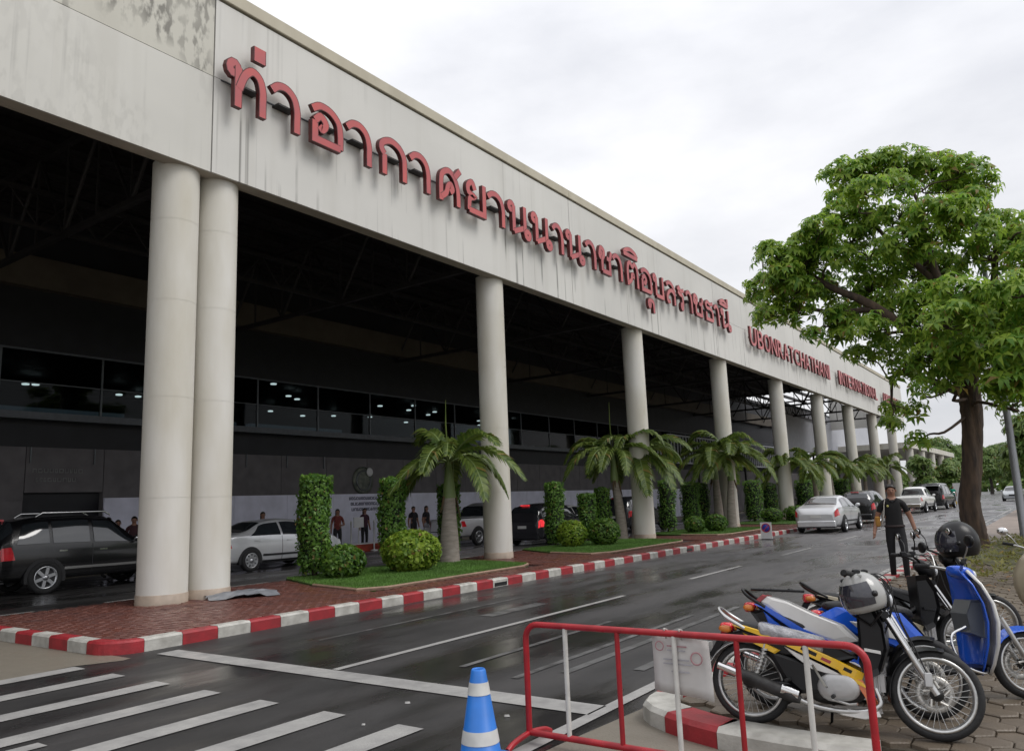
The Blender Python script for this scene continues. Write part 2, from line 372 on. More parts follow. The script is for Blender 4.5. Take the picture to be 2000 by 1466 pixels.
def kerb_block_mesh(l, m, h=.16, w=.19):
    mb = MB(); b = .025
    prof = [(0, -.02), (0, h - b), (b, h), (w - .004, h), (w - .004, -.02)]       # (inwards, z)
    mb.prism(prof, .004, l - .004, 'x'); return mb.mesh('kerb_block', m)
def kerb(name, label, path, l, start_red, h=.16, w=.19):
    """path: polyline (outer edge, island on the LEFT of travel)"""
    root = empty(name, (path[0][0], path[0][1], 0)); tag(root, label, 'kerb', kind='structure')
    me = {}
    red = start_red
    # resample
    P = [Vector((*p, 0)) for p in path]; D = [0]
    for a, b in zip(P, P[1:]): D.append(D[-1] + (b - a).length)
    def at(d):
        for i in range(len(P) - 1):
            if d <= D[i + 1] or i == len(P) - 2:
                return P[i] + (P[i + 1] - P[i]) * ((d - D[i]) / max(1e-6, D[i + 1] - D[i]))
    d = 0
    while d < D[-1] - .05:
        a, b = at(d), at(min(d + l, D[-1])); ln = (b - a).length
        k = (red, round(ln, 2))
        if k not in me: me[k] = kerb_block_mesh(ln, M['kerb_red'] if red else M['kerb_white'], h, w)
        o = link_mesh('kerb_block', me[k], root); t = (b - a).normalized()
        o.matrix_local = Matrix.Translation(a - root.location) @ Matrix.Rotation(math.atan2(t.y, t.x), 4, 'Z') @ Matrix(((1, 0, 0, 0), (0, 1, 0, 0), (0, 0, 1, rnd.uniform(-.004, .004)), (0, 0, 0, 1)))
        d += l; red = not red
    return root
# prism axis 'x' uses (y,z) profile: y>0 is left of travel
kerb('kerb', 'red and white striped kerb along the brick island beside the road', [(-9.53, 5.44), (-9.53, 75)], .515, False)
kerb('kerb_end', 'red and white striped kerb across the end of the brick island', [(-15.0, 5.02), (-9.98, 5.02)], .49, True)
mb = MB()                                            # rounded red corner piece
cpath = [(-10.0, 5.02)] + [(-9.95 + .42 * math.sin(a), 5.44 - .42 * math.cos(a)) for a in np.linspace(.08, 1.57, 9)]
ring = []
for i, (x, y) in enumerate(cpath):
    a = max(0, (i - 1) / 8 * 1.57); nx, ny = -math.sin(a), math.cos(a)
    ring.append([(x + nx * q, y + ny * q, z) for q, z in ((0, -.02), (0, .135), (.025, .16), (.186, .16), (.186, -.02))])
mb.loft(ring, sm=False); tag(mb.build('kerb_corner', M['kerb_red']), 'rounded red corner block of the striped island kerb', 'kerb', kind='structure')
# drain slots in the kerb face
for y in (12.7, 22.4):
    mb = MB(); mb.box((-9.56, y, .015), (-9.524, y + .42, .085)); o = mb.build('drain_slot', M['black']); tag(o, 'dark drain opening in the kerb near the lawn with the thick palm' if y < 15 else 'dark drain opening in the kerb near the twin palms', 'drain', 'drain slots in the kerb')

# brick pavers: the nearest as single pieces, the next as one part, the material beyond
def block_mesh(name, l, w, h, m, b=.008):
    mb = MB(); mb.add([(-l/2, -w/2, -h), (l/2, -w/2, -h), (l/2, w/2, -h), (-l/2, w/2, -h), (-l/2, -w/2, -b), (l/2, -w/2, -b), (l/2, w/2, -b), (-l/2, w/2, -b),
                       (-l/2 + b, -w/2 + b, 0), (l/2 - b, -w/2 + b, 0), (l/2 - b, w/2 - b, 0), (-l/2 + b, w/2 - b, 0)],
                      [(0, 1, 5, 4), (1, 2, 6, 5), (2, 3, 7, 6), (3, 0, 4, 7), (4, 5, 9, 8), (5, 6, 10, 9), (6, 7, 11, 10), (7, 4, 8, 11), (8, 9, 10, 11)])
    return mb.mesh(name, m)
pv = [block_mesh('brick_paver', .208, .102, .04, M['paver_red']) for _ in range(1)]
cells = []
for iy in range(0, 360):
    y = 5.30 + iy * .108
    for ix in range(0, 24):
        x = -9.83 - ix * .214 - (.107 if iy % 2 else 0)
        if x < -14.4: continue
        if (x + 9.9) > -.02 and y < 5.45: continue
        if any((x + 13.245) ** 2 + (y - cy_) ** 2 < .45 ** 2 for cy_ in (7.85, 8.735, 17.89, 27.27)): continue
        cells.append((x, y))
cells.sort(key=lambda c: (c[0]) ** 2 + c[1] ** 2 * 1.0)
rest = MB()
grass_zone = lambda x, y: -14.4 < x < -10.55 and (10.3 + (x + 10.55) * -.35 < y < 16.2 or 19.6 - (x + 10.6) * .35 < y < 26.3 or 29 < y < 35.5)
n1 = 0; n2 = 0
for (x, y) in cells:
    if grass_zone(x, y): continue
    z = KZ + rnd.uniform(-.003, .003); a = rnd.uniform(-.012, .012)
    if n1 < 300:
        o = link_mesh('brick_paver', pv[0], island); o.location = (x, y, z); o.rotation_euler = (rnd.uniform(-.012, .012), rnd.uniform(-.012, .012), a); n1 += 1
    elif n2 < 6500:
        l, w, b, h = .208, .102, .008, .03
        rest.add([(x - l/2, y - w/2, z - h), (x + l/2, y - w/2, z - h), (x + l/2, y + w/2, z - h), (x - l/2, y + w/2, z - h), (x - l/2 + b, y - w/2 + b, z), (x + l/2 - b, y - w/2 + b, z), (x + l/2 - b, y + w/2 - b, z), (x - l/2 + b, y + w/2 - b, z)],
                 [(0, 1, 5, 4), (1, 2, 6, 5), (2, 3, 7, 6), (3, 0, 4, 7), (4, 5, 6, 7)]); n2 += 1
o = rest.build('brick_paving', M['paver_red'], island, fix=False); o['kind'] = 'stuff'
poly_sheet('far_paving', [(-14.4, 32), (-9.72, 32), (-9.72, 75), (-14.4, 75)], KZ - .005, M['paver_red'], island)

# grass plots with low edging
def grass_plot(pts, label, dens, edge=True):
    base = poly_sheet('lawn', pts, KZ + .035, M['grass'], th=.08); tag(base, label, 'grass', 'lawn plots on the brick island', kind='stuff')
    xs = [p[0] for p in pts]; ys = [p[1] for p in pts]
    def inside(x, y):
        c = False; j = len(pts) - 1
        for i in range(len(pts)):
            if (pts[i][1] > y) != (pts[j][1] > y) and x < (pts[j][0] - pts[i][0]) * (y - pts[i][1]) / (pts[j][1] - pts[i][1]) + pts[i][0]: c = not c
            j = i
        return c
    vs = []; fs = []; area = (max(xs) - min(xs)) * (max(ys) - min(ys)); r = random.Random(int(area * 100))
    for k in range(int(area * dens)):
        x, y = r.uniform(min(xs), max(xs)), r.uniform(min(ys), max(ys))
        if not inside(x, y): continue
        a = r.uniform(0, 6.28); h = r.uniform(.02, .055); w = .007; lx, ly = r.uniform(-.02, .02), r.uniform(-.02, .02)
        b = len(vs); vs += [(x + w * math.cos(a), y + w * math.sin(a), KZ + .03), (x - w * math.cos(a), y - w * math.sin(a), KZ + .03), (x + lx, y + ly, KZ + .035 + h)]; fs.append((b, b + 1, b + 2))
    me = bpy.data.meshes.new('blades'); me.from_pydata(vs, [], fs); me.materials.append(M['blade']); o = link_mesh('grass_blades', me, base); o['kind'] = 'stuff'
    return base
M['blade'] = mat('grass_blade', (.10, .22, .03), .6, var=.3, scale=1.5, col2=(.06, .13, .015))
GP = [[(-14.45, 11.5), (-12.6, 10.7), (-10.9, 10.3), (-10.6, 10.8), (-10.62, 15.3), (-10.9, 15.9), (-12.4, 16.4), (-14.45, 16.6)],
      [(-14.45, 20.8), (-12.6, 19.6), (-11.0, 19.2), (-10.7, 19.8), (-10.7, 24.8), (-11.0, 25.5), (-12.4, 26.1), (-14.45, 26.2)],
      [(-14.45, 30.0), (-12.6, 29.2), (-11.0, 28.9), (-10.7, 29.5), (-10.7, 34.5), (-11.0, 35.0), (-14.45, 35.6)],
      [(-14.45, 39.4), (-11.0, 38.4), (-10.7, 39), (-10.7, 44), (-11.0, 44.5), (-14.45, 45)],
      [(-14.45, 48.4), (-11.0, 48), (-10.7, 49), (-10.7, 63), (-11.0, 64.5), (-14.45, 65)]]
GN = ['bright green lawn plot around the thick pale palm and round bushes', 'lawn plot with two round bushes and twin slim palms', 'lawn plot behind the twin palms with two small round bushes', 'narrow lawn plot near the small blue parking sign', 'long lawn plot beside the parked road cars']
for p, n, d in zip(GP, GN, (2600, 1500, 700, 300, 120)): grass_plot(p, n, d)
M['edging'] = mat('edging', (.26, .17, .12), .7, var=.15)
for k, p in enumerate(GP[:3]):
    mb = MB(); q = p[1:-2]; mb.tube([(x, y, KZ + .02) for x, y in q], .035, 5, sm=False); o = mb.build('lawn_edging', M['edging']); tag(o, ['terracotta edging strip round the lawn with the thick palm', 'terracotta edging strip round the lawn with twin palms', 'terracotta edging strip round the lawn behind the twin palms'][k], 'edging')

# ---- right pavement with kerb
RZ = .12
rin = [(1.98, 5.30), (-1.5, 5.30), (-2.35, 5.42), (-2.56, 5.62), (-2.6, 6.2), (-2.6, 120), (8, 120), (8, 30.2), (1.98, 30.2)]
rp = poly_sheet('side_pavement', rin, RZ - .03, M['grey_joint'], th=.1); tag(rp, 'grey block paved pavement under the parked motorcycles', 'pavement', kind='structure')
def hexpts(r, b): return [((r - b) * math.cos(R_(60 * i + 30)), (r - b) * math.sin(R_(60 * i + 30)) * (1 if True else 1)) for i in range(6)]
hr = .118
mb = MB(); h0 = hexpts(hr, .004); h1 = hexpts(hr, .014)
mb.add([(x, y, -.04) for x, y in h0] + [(x, y, -.007) for x, y in h0] + [(x, y, 0) for x, y in h1], [(i, (i + 1) % 6, (i + 1) % 6 + 6, i + 6) for i in range(6)] + [(i + 6, (i + 1) % 6 + 6, (i + 1) % 6 + 12, i + 12) for i in range(6)] + [tuple(range(12, 18))])
hexm = mb.mesh('paving_block', M['paver_grey'])
hc = []
for iy in range(90):
    for ix in range(26):
        x = -2.48 + ix * hr * 1.732 + (hr * .866 if iy % 2 else 0); y = 5.42 + iy * hr * 1.5
        if x > 1.9 or (x < -2.2 and y < 5.62) or (x < -1.6 and y < 5.48): continue
        hc.append((x, y))
hc.sort(key=lambda c: (c[0] + .9) ** 2 * .6 + (c[1] - 5) ** 2)
rest = MB()
for k, (x, y) in enumerate(hc):
    z = RZ + rnd.uniform(-.006, .006)
    if k < 300:
        o = link_mesh('paving_block', hexm, rp); o.location = (x, y, z); o.rotation_euler = (rnd.uniform(-.03, .03), rnd.uniform(-.03, .03), rnd.uniform(-.03, .03))
    else:
        rest.add([(x + a, y + c, z - .03) for a, c in h0] + [(x + a, y + c, z) for a, c in h1], [(i, (i + 1) % 6, (i + 1) % 6 + 6, i + 6) for i in range(6)] + [tuple(range(6, 12))])
o = rest.build('block_paving', M['paver_grey'], rp, fix=False); o['kind'] = 'stuff'
M['far_paver'] = mat('far_paver', (.27, .215, .18), .6, var=.12, scale=1.5, bump=.3)
poly_sheet('far_block_paving', [(-2.58, 21), (8, 21), (8, 120), (-2.58, 120)], RZ, M['far_paver'], rp)
# kerb round the nose: white, red, white ...
nose = [(-.9, 5.06), (-1.3, 5.06), (-1.75, 5.07), (-2.2, 5.13), (-2.52, 5.28)]
def kerb_piece(parent, path, red, w=.25, h=.135):
    mb = MB(); P = [Vector(p) for p in path]; ring = []
    for i, p in enumerate(P):
        t = (P[min(i + 1, len(P) - 1)] - P[max(i - 1, 0)]).normalized(); n = Vector((t.y, -t.x))
        ring.append([(p.x + n.x * q - parent.location.x, p.y + n.y * q - parent.location.y, z) for q, z in ((0, -.02), (0, h - .03), (.03, h), (w, h), (w, -.02))])
    mb.loft(ring, sm=False); return mb.build('kerb_block', M['kerb_red'] if red else M['kerb_white'], parent)
kr = empty('kerb_nose', (-2.6, 5.3, 0)); tag(kr, 'chunky red and white kerb around the motorcycle parking corner', 'kerb', kind='structure')
kerb_piece(kr, [(-1.1, 5.035), (-1.6, 5.035), (-2.05, 5.085)], False)
kerb_piece(kr, [(-2.055, 5.086), (-2.28, 5.16), (-2.5, 5.27)], True)
kerb_piece(kr, [(-2.505, 5.275), (-2.66, 5.37), (-2.78, 5.5), (-2.83, 5.66), (-2.84, 5.80)], False)
for i in range(60):
    kerb_piece(kr, [(-2.84, 5.81 + .42 * i), (-2.84, 6.22 + .42 * i)], i % 2 == 0)
# ================================================================== TERMINAL CANOPY
XC, XF, SP, Y0 = -13.245, -12.715, 9.383, 17.89
CY = [7.85, 8.735] + [Y0 + SP * i for i in range(8)]
YE = 88.5
canopy = empty('terminal_canopy', (XF, 8.25, 0), label='long white terminal canopy with round columns and deep weathered fascia', cat='canopy')
co = Vector((XF, 8.25, 0))
def cpart(mb, name, m, par=canopy, **k):
    mb.v = [(x - co.x, y - co.y, z) for x, y, z in mb.v]
    return mb.build(name, m, par, **k)
# columns
for i, cy in enumerate(CY + [-1.5]):
    r = .425 if i == 0 else .405
    mb = MB(); T = Matrix.Translation((XC, cy, 0))
    zz = [.30, 1.97, 3.77, 5.57, 7.12, 8.3] if i < 4 else [.30, 8.3]
    for za, zb in zip(zz, zz[1:]):
        n_ = 44 if i < 4 else 24
        mb.lathe([(r, za + .0025), (r, zb - .0025)], n_, M=T, cap=False); mb.lathe([(r - .003, za - .002), (r - .003, za + .007)], n_, M=T, cap=False)
    c = cpart(mb, 'column', M['column'])
    mb = MB(); mb.lathe([(r + .012, .06), (r + .012, .31), (r, .315)], 40 if i < 4 else 20, M=T); cpart(mb, 'column_foot', M['column_foot'], c)
# fascia panels
joints = [-16, -6.0, 8.25, 21.9, 35.3, 49.0, 63.0, 77.0, YE]
for a, b in zip(joints, joints[1:]):
    old = b <= 8.3
    for z0, z1 in ((8.20, 10.20), (10.212, 11.90)):
        mb = MB(); mb.box((XF - .30, a + .012, z0), (XF - (0.0 if not old else .012), b - .012, z1)); cpart(mb, 'fascia_panel', (M['mould_wall'] if z1 > 11 else M['old_wall']) if old else M['white_wall'])
mb = MB(); mb.box((XF - .335, -16, 8.19), (XF - .305, YE, 11.9)); cpart(mb, 'fascia_backing', M['soffit'])
mb = MB(); mb.box((XF - .30, -16, 8.196), (XF - .05, YE, 8.199)); cpart(mb, 'fascia_soffit', M['soffit'])
mb = MB(); mb.box((XF - .28, -16, 11.90), (XF - .05, YE, 11.945)); cpart(mb, 'coping_gap', M['dark_steel'])
for a, b in zip(joints, joints[1:]):
    mb = MB(); mb.box((XF - .45, a + .006, 11.945), (XF + .05, b - .006, 12.24), bev=.015); cpart(mb, 'coping', M['coping'])
# end return of the fascia
mb = MB(); mb.box((-20, YE, 8.20), (XF - .02, YE + .25, 11.9)); cpart(mb, 'fascia_end', M['white_wall'])
# roof deck, trusses, purlins
YD = 79.0
mb = MB(); mb.box((-27.2, -16, 11.62), (XF - .34, YD, 11.9))
for k in range(27):
    x = -13.3 - k * .5
    mb.box((x - .12, -16, 11.56), (x, YD, 11.625))
cpart(mb, 'roof_deck', M['deck'])
for k in range(7):
    x = -14.6 - k * 1.9
    mb = MB(); mb.box((x - .05, -15.9, 11.30), (x + .05, YE - .1, 11.555)); mb.box((x - .11, -15.9, 11.285), (x + .11, YE - .1, 11.30)); cpart(mb, 'purlin', M['dark_steel'])
for cy in [-10.9, -1.5] + CY[1:]:
    mb = MB(); x0, x1 = -13.4, -26.0; n = 8; zb, zt = 8.75, 11.2
    mb.box((x1, cy - .07, zb - .07), (x0, cy + .07, zb + .07)); mb.box((x1, cy - .07, zt - .07), (x0, cy + .07, zt + .07))
    for j in range(n):
        xa = x0 + (x1 - x0) * j / n; xb = x0 + (x1 - x0) * (j + 1) / n
        mb.tube([(xa, cy, zt if j % 2 else zb), (xb, cy, zb if j % 2 else zt)], .05, 6)
        mb.tube([(xa - .01, cy, zb), (xa - .01, cy, zt)], .035, 6)
    cpart(mb, 'truss', M['dark_steel'])
# hanging signage beam / secondary longitudinal truss
mb = MB()
for z in (8.8, 9.7): mb.box((-19.9, -15, z - .05), (-19.8, YE - 2, z + .05))
for k in range(70):
    y = -15 + k * 1.45; mb.tube([(-19.85, y, 8.8), (-19.85, y + .72, 9.7), (-19.85, y + 1.45, 8.8)], .03, 5)
cpart(mb, 'long_truss', M['dark_steel'])

# ---- terminal building behind
term = empty('terminal_building', (-26, 20, 0), label='dark terminal front with long window band under the canopy', cat='building')
to = Vector((-26, 20, 0))
def tpart(mb, name, m, par=term, **k):
    mb.v = [(x - to.x, y - to.y, z) for x, y, z in mb.v]
    return mb.build(name, m, par, **k)
WX, TY0, TY1 = -26.0, -18.0, 98.0
def wall(z0, z1, m, name, x=WX, y0=TY0, y1=TY1, th=.3):
    mb = MB(); mb.box((x - th, y0, z0), (x, y1, z1)); return tpart(mb, name, m)
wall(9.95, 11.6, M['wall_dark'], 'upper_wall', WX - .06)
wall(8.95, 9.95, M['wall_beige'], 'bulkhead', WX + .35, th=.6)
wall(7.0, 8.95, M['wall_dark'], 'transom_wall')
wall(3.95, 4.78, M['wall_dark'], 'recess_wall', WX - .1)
wall(4.78, 5.0, M['ledge'], 'window_ledge', WX + .45, th=.9)
# grey wall panels, each a piece
y = TY0
while y < TY1 - .1:
    if not (9.2 < y < 13.0):
        mb = MB(); mb.box((WX - .25, y + .012, 2.3), (WX, min(y + 2.4, TY1) - .012, 3.95)); tpart(mb, 'wall_panel', M['wall_grey'])
        mb = MB(); mb.box((WX - .25, y + .012, .16), (WX - .02, min(y + 2.4, TY1) - .012, 2.3)); tpart(mb, 'wall_panel', M['wall_grey'])
    else:
        mb = MB(); mb.box((WX - .25, y + .012, 2.55), (WX, min(y + 2.4, TY1) - .012, 3.95)); tpart(mb, 'wall_panel', M['wall_grey'])
        mb = MB(); mb.box((WX - .3, y + .012, .16), (WX - .2, min(y + 2.4, TY1) - .012, 2.55)); tpart(mb, 'entrance_door', M['wall_dark'])
    y += 2.4
for k in range(9):                       # thin stanchions on the panel top
    mb = MB(); mb.box((WX + .01, 7 + k * 1.95, 3.45), (WX + .05, 7.04 + k * 1.95, 3.95)); tpart(mb, 'stanchion', M['frame'])
# window band: panes in frames with a lit hall behind
M['pane'] = None
pm = bpy.data.materials.new('window_glass'); pm.use_nodes = True; t = pm.node_tree; t.nodes.clear()
_o = t.nodes.new('ShaderNodeOutputMaterial'); _m = t.nodes.new('ShaderNodeMixShader'); _t = t.nodes.new('ShaderNodeBsdfTransparent'); _g = t.nodes.new('ShaderNodeBsdfGlossy'); _f = t.nodes.new('ShaderNodeFresnel')
_t.inputs[0].default_value = (.38, .44, .46, 1); _g.inputs['Roughness'].default_value = .03; _f.inputs[0].default_value = 1.22
t.links.new(_f.outputs[0], _m.inputs[0]); t.links.new(_t.outputs[0], _m.inputs[1]); t.links.new(_g.outputs[0], _m.inputs[2]); t.links.new(_m.outputs[0], _o.inputs[0])
M['pane'] = pm
y = TY0; k = 0; pw = 3.1
while y < TY1 - .1:
    y1 = min(y + pw, TY1)
    for z0, z1 in ((5.0, 5.95), (5.98, 6.97)):
        mb = MB(); mb.box((WX - .02, y + .03, z0), (WX - .005, y1 - .03, z1)); tpart(mb, 'window_pane', M['pane'])
    mb = MB(); mb.box((WX - .06, y - .03, 5.0), (WX + .03, y + .03, 7.0)); tpart(mb, 'mullion', M['frame'])
    y += pw; k += 1
mb = MB(); mb.box((WX - .05, TY0, 5.95), (WX + .02, TY1, 5.98)); tpart(mb, 'window_rail', M['frame'])
mb = MB(); mb.box((WX - .05, TY0, 6.97), (WX + .05, TY1, 7.03)); tpart(mb, 'window_head', M['ledge'])
# hall behind the glass
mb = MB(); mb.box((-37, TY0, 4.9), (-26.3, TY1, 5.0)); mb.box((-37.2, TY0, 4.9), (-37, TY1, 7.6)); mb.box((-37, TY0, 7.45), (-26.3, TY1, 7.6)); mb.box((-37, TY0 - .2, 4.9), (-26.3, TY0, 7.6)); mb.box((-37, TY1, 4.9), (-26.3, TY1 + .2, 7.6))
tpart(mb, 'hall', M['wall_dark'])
M['lamp'] = mat('lamp_glow', (.8, .8, .8), .5, emit=(1, .97, .9), estr=2.6)
M['counter'] = mat('counter_white', (.65, .68, .72), .5, emit=(.75, .85, 1), estr=.05)
r2 = random.Random(3)
for k in range(44):
    y = 6 + k * 1.25 + r2.uniform(-.9, .9); x = -27.5 - r2.uniform(0, 7.5)
    mb = MB(); mb.lathe([(.13, 0), (.14, .05), (.06, .07)], 12, M=Matrix.Translation((x, y, 7.37 - r2.uniform(0, .5)))); tpart(mb, 'hall_lamp', M['lamp'])
for a, b in ((6, 14.0), (17.7, 18.5), (19.2, 24.0), (34.5, 36), (38.5, 41.5), (44, 47), (50, 53)):
    mb = MB(); mb.box((-26.75, a, 5.0), (-26.35, b, 5.24)); tpart(mb, 'counter', M['counter'])
# hoarding with print along the walkway, its own thing
hd = empty('hoarding', (-25.6, 24, .16), label='long pale lilac hoarding printed with dark lettering along the terminal wall', cat='hoarding')
y = 13.05
while y < 62:
    mb = MB(); mb.box((-25.66, y + .006, .16), (-25.58, y + 2.44, 2.34)); mb.v = [(a + 25.6, b - 24, c - .16) for a, b, c in mb.v]; mb.build('hoarding_panel', M['hoarding'], hd); y += 2.445
# corrugated screen beyond, with light frame
scr = empty('corrugated_screen', (-20, 71, 0), label='grey corrugated metal screen wall beyond the far columns', cat='screen')
for k in range(8):
    mb = MB(); n = 26; ya, yb = k * 5.0, k * 5.0 + 4.98
    ring = [[(.06 if (i // 1) % 2 else 0, ya + (yb - ya) * i / n, z) for i in range(n + 1)] for z in (5.55, 9.55)]
    mb.loft(ring, closed=False, caps=False, sm=False); mb.build('screen_panel', M['screen'], scr)
for k in range(9):
    mb = MB(); mb.box((-.3, k * 5.0 - .08, 0), (-.12, k * 5.0 + .08, 9.8)); mb.build('screen_post', M['dark_steel'], scr)
mb = MB(); mb.box((-.12, -.1, 9.5), (.02, 40.1, 9.75)); mb.box((-.12, -.1, 5.45), (.02, 40.1, 5.56)); mb.build('screen_rail', M['ledge'], scr)
# barred railing before the far terminal wall
bw = empty('barred_railing', (-25.2, 57, 0), label='pale vertical bar railing along the far terminal front', cat='railing')
mb = MB(); mb.box((-.06, 0, 4.35), (.06, 30, 4.47)); mb.build('rail', M['screen'], bw)
mb = MB(); mb.box((-.06, 0, 6.55), (.06, 30, 6.67)); mb.build('rail', M['screen'], bw)
for k in range(50):
    mb = MB(); mb.box((-.04, k * .61, 4.47), (.04, k * .61 + .14, 6.55)); mb.build('bar', M['screen'], bw)
for k in range(6):
    mb = MB(); mb.box((-.09, k * 5.95, 0), (.09, k * 5.95 + .18, 4.35)); mb.build('post', M['dark_steel'], bw)
# lower far portico
pt = empty('far_portico', (XC, 94, 0), label='lower white column portico beyond the canopy end', cat='portico')
for k, yy in enumerate((93.0, 101.5, 110, 119, 128)):
    mb = MB(); mb.lathe([(.42, 0), (.42, 5.9)], 20, M=Matrix.Translation((0, yy - 94, 0))); mb.build('column', M['column'], pt)
mb = MB(); mb.box((-7, -3, 5.9), (.5, 37, 6.5)); mb.build('roof_slab', M['column'], pt)
mb = MB(); mb.box((-7, -3, 0), (-6.8, 37, 5.9)); mb.build('wall', M['wall_grey'], pt)
# ================================================================== SIGN LETTERS
def ribbon(mb, pts, w, x0, x1, closed=False, rim=.018, k=0):
    """flat channel-letter stroke through 2D pts (y,z); front at x1, back at x0; dark returns and rim, red face"""
    P = [Vector((*p, 0)).to_2d() for p in pts]; n = len(P); Lp = []; Rp = []; Li = []; Ri = []
    for i, p in enumerate(P):
        a = P[(i - 1) % n] if (closed or i > 0) else p; b = P[(i + 1) % n] if (closed or i < n - 1) else p
        t1 = (p - a).normalized() if (p - a).length > 1e-6 else None; t2 = (b - p).normalized() if (b - p).length > 1e-6 else None
        t = (t1 + t2) if (t1 and t2) else (t1 or t2)
        if t.length < .3: t = t2
        t = t.normalized(); nn = Vector((-t.y, t.x)); q = w / 2
        if t1 and t2: q /= max(.6, nn.dot(Vector((-t2.y, t2.x))))
        Lp.append(p + nn * q); Rp.append(p - nn * q); Li.append(p + nn * (q - rim)); Ri.append(p - nn * (q - rim))
    m = n if closed else n - 1; x1 = x1 + .003 * k; xf = x1 + .0015
    vs = []
    for i in range(n):
        for (q, x) in ((Lp[i], x0), (Lp[i], x1), (Li[i], x1), (Li[i], xf), (Ri[i], xf), (Ri[i], x1), (Rp[i], x1), (Rp[i], x0)): vs.append((x, q.x, q.y))
    dark = []; red = []
    for i in range(m):
        j = (i + 1) % n
        for c in range(7):
            f = (i * 8 + c, j * 8 + c, j * 8 + c + 1, i * 8 + c + 1)
            (red if c == 3 else dark).append(f)
    mb.add(vs, dark, 1); mb.add(vs, red, 0)
    if not closed:
        for i in (0, n - 1):
            r = vs[i * 8:i * 8 + 8]; mb.add([r[0], r[1], r[6], r[7]], [(0, 1, 2, 3)], 1)

def loop(cx, cz, r, n=10): return ([(cx + r * math.cos(2 * math.pi * i / n), cz + r * 1.1 * math.sin(2 * math.pi * i / n)) for i in range(n)], True)
def sm(*p): return ([tuple(q) for q in cr(p, 4)], False)
def ln(*p): return (list(p), False)
GL = {
 'tho': [loop(.13, .80, .105), ln((.25, .86), (.25, 0)), sm((.27, .40), (.42, .74), (.62, .90), (.82, .80), (.90, .55), (.90, .3), (.90, 0))],
 'aa': [sm((.02, .74), (.22, .88), (.50, .90), (.74, .76), (.84, .50), (.84, .25), (.84, 0))],
 'o': [sm((.06, .78), (.30, .91), (.62, .88), (.86, .70), (.92, .42), (.92, .08)), ln((.92, .09), (.13, .09), (.13, .52)), sm((.13, .52), (.30, .66), (.46, .52), (.36, .36), (.26, .42))],
 'ko': [ln((.16, 0), (.16, .52)), sm((.16, .52), (.05, .64), (.10, .80), (.40, .92), (.72, .84), (.90, .62), (.92, .35), (.92, 0))],
 'so': [sm((.12, 0), (.12, .45), (.18, .76), (.45, .91), (.70, .80), (.84, .55), (.88, .3), (.88, 0)), sm((.14, .10), (.34, .26), (.42, .46), (.54, .54), (.62, .42), (.52, .32)), ln((.72, .80), (.98, 1.06))],
 'yo': [sm((.44, .72), (.30, .92), (.10, .80), (.12, .60), (.40, .52), (.18, .42), (.14, .20), (.14, .08)), ln((.13, .09), (.90, .09), (.90, .98))],
 'no': [loop(.13, .80, .10), ln((.24, .86), (.24, .05)), ln((.24, .05), (.72, .28)), ln((.74, .96), (.74, .12)), loop(.86, .10, .10)],
 'cho': [loop(.13, .66, .09), sm((.04, .70), (.14, .92), (.36, .86), (.36, .66), (.24, .50), (.24, .08)), ln((.24, .09), (.84, .09), (.84, .60)), sm((.60, .62), (.84, .62), (.98, .92))],
 'to': [sm((.12, 0), (.08, .45), (.14, .80), (.32, .92), (.50, .78), (.68, .92), (.88, .76), (.92, .40), (.92, 0)), sm((.14, .10), (.36, .24), (.42, .44), (.56, .48), (.56, .32))],
 'i': [sm((.02, 1.22), (.20, 1.36), (.50, 1.44), (.82, 1.36), (.98, 1.20)), ln((.98, 1.18), (.02, 1.20))],
 'ii': [sm((.02, 1.20), (.20, 1.32), (.50, 1.38), (.90, 1.20)), ln((.92, 1.14), (.02, 1.18)), ln((.90, 1.16), (.90, 1.55))],
 'u': [loop(.25, -.38, .12), sm((.14, -.30), (.46, -.24), (.80, -.32), (.84, -.72))],
 'bo': [loop(.13, .80, .10), ln((.24, .86), (.24, .08)), ln((.24, .09), (.88, .09), (.88, .96))],
 'lo': [sm((.08, .78), (.34, .91), (.70, .84), (.90, .56), (.92, .28), (.92, 0)), sm((.90, .44), (.62, .60), (.32, .50), (.12, .26), (.20, .06), (.42, .12))],
 'ro': [sm((.10, .78), (.28, .92), (.50, .78), (.90, .86)), sm((.14, .72), (.36, .62), (.66, .58), (.72, .40), (.72, .14)), loop(.58, .10, .10)],
 'tho2': [sm((.94, .92), (.60, .84), (.30, .92), (.12, .78), (.24, .62), (.60, .62), (.88, .48), (.90, .08)), ln((.90, .09), (.14, .09), (.14, .42))],
 'mark': [ln((.5, 1.18), (.5, 1.50))],
}
TH = [("tho", 8.38, 9.27), ("mark", 8.92, 9.28), ("aa", 9.40, 10.19), ("o", 10.43, 11.36), ("aa", 11.48, 12.32), ("ko", 12.55, 13.47), ("aa", 13.60, 14.42), ("so", 14.68, 15.62), ("yo", 15.86, 16.76), ("aa", 16.84, 17.73), ("no", 17.85, 19.0),
      ("no", 19.1, 20.22), ("aa", 20.3, 21.0), ("no", 21.15, 22.3), ("aa", 22.42, 23.2), ("cho", 23.38, 24.3), ("aa", 24.4, 25.2), ("to", 25.5, 26.5), ("i", 25.3, 26.5), ("o", 26.7, 27.7), ("u", 27.2, 27.85), ("bo", 27.85, 28.85), ("lo", 29.04, 30.0),
      ("ro", 30.2, 31.0), ("aa", 31.15, 31.9), ("cho", 32.0, 33.1), ("tho2", 33.36, 34.4), ("aa", 34.53, 35.2), ("no", 35.4, 36.7), ("ii", 35.3, 36.5)]
sign_t = empty('thai_sign', (XF, 8.4, 9.6), label='red raised Thai channel lettering on the white fascia', cat='sign')
BX = .19                                     # stand-off from the wall
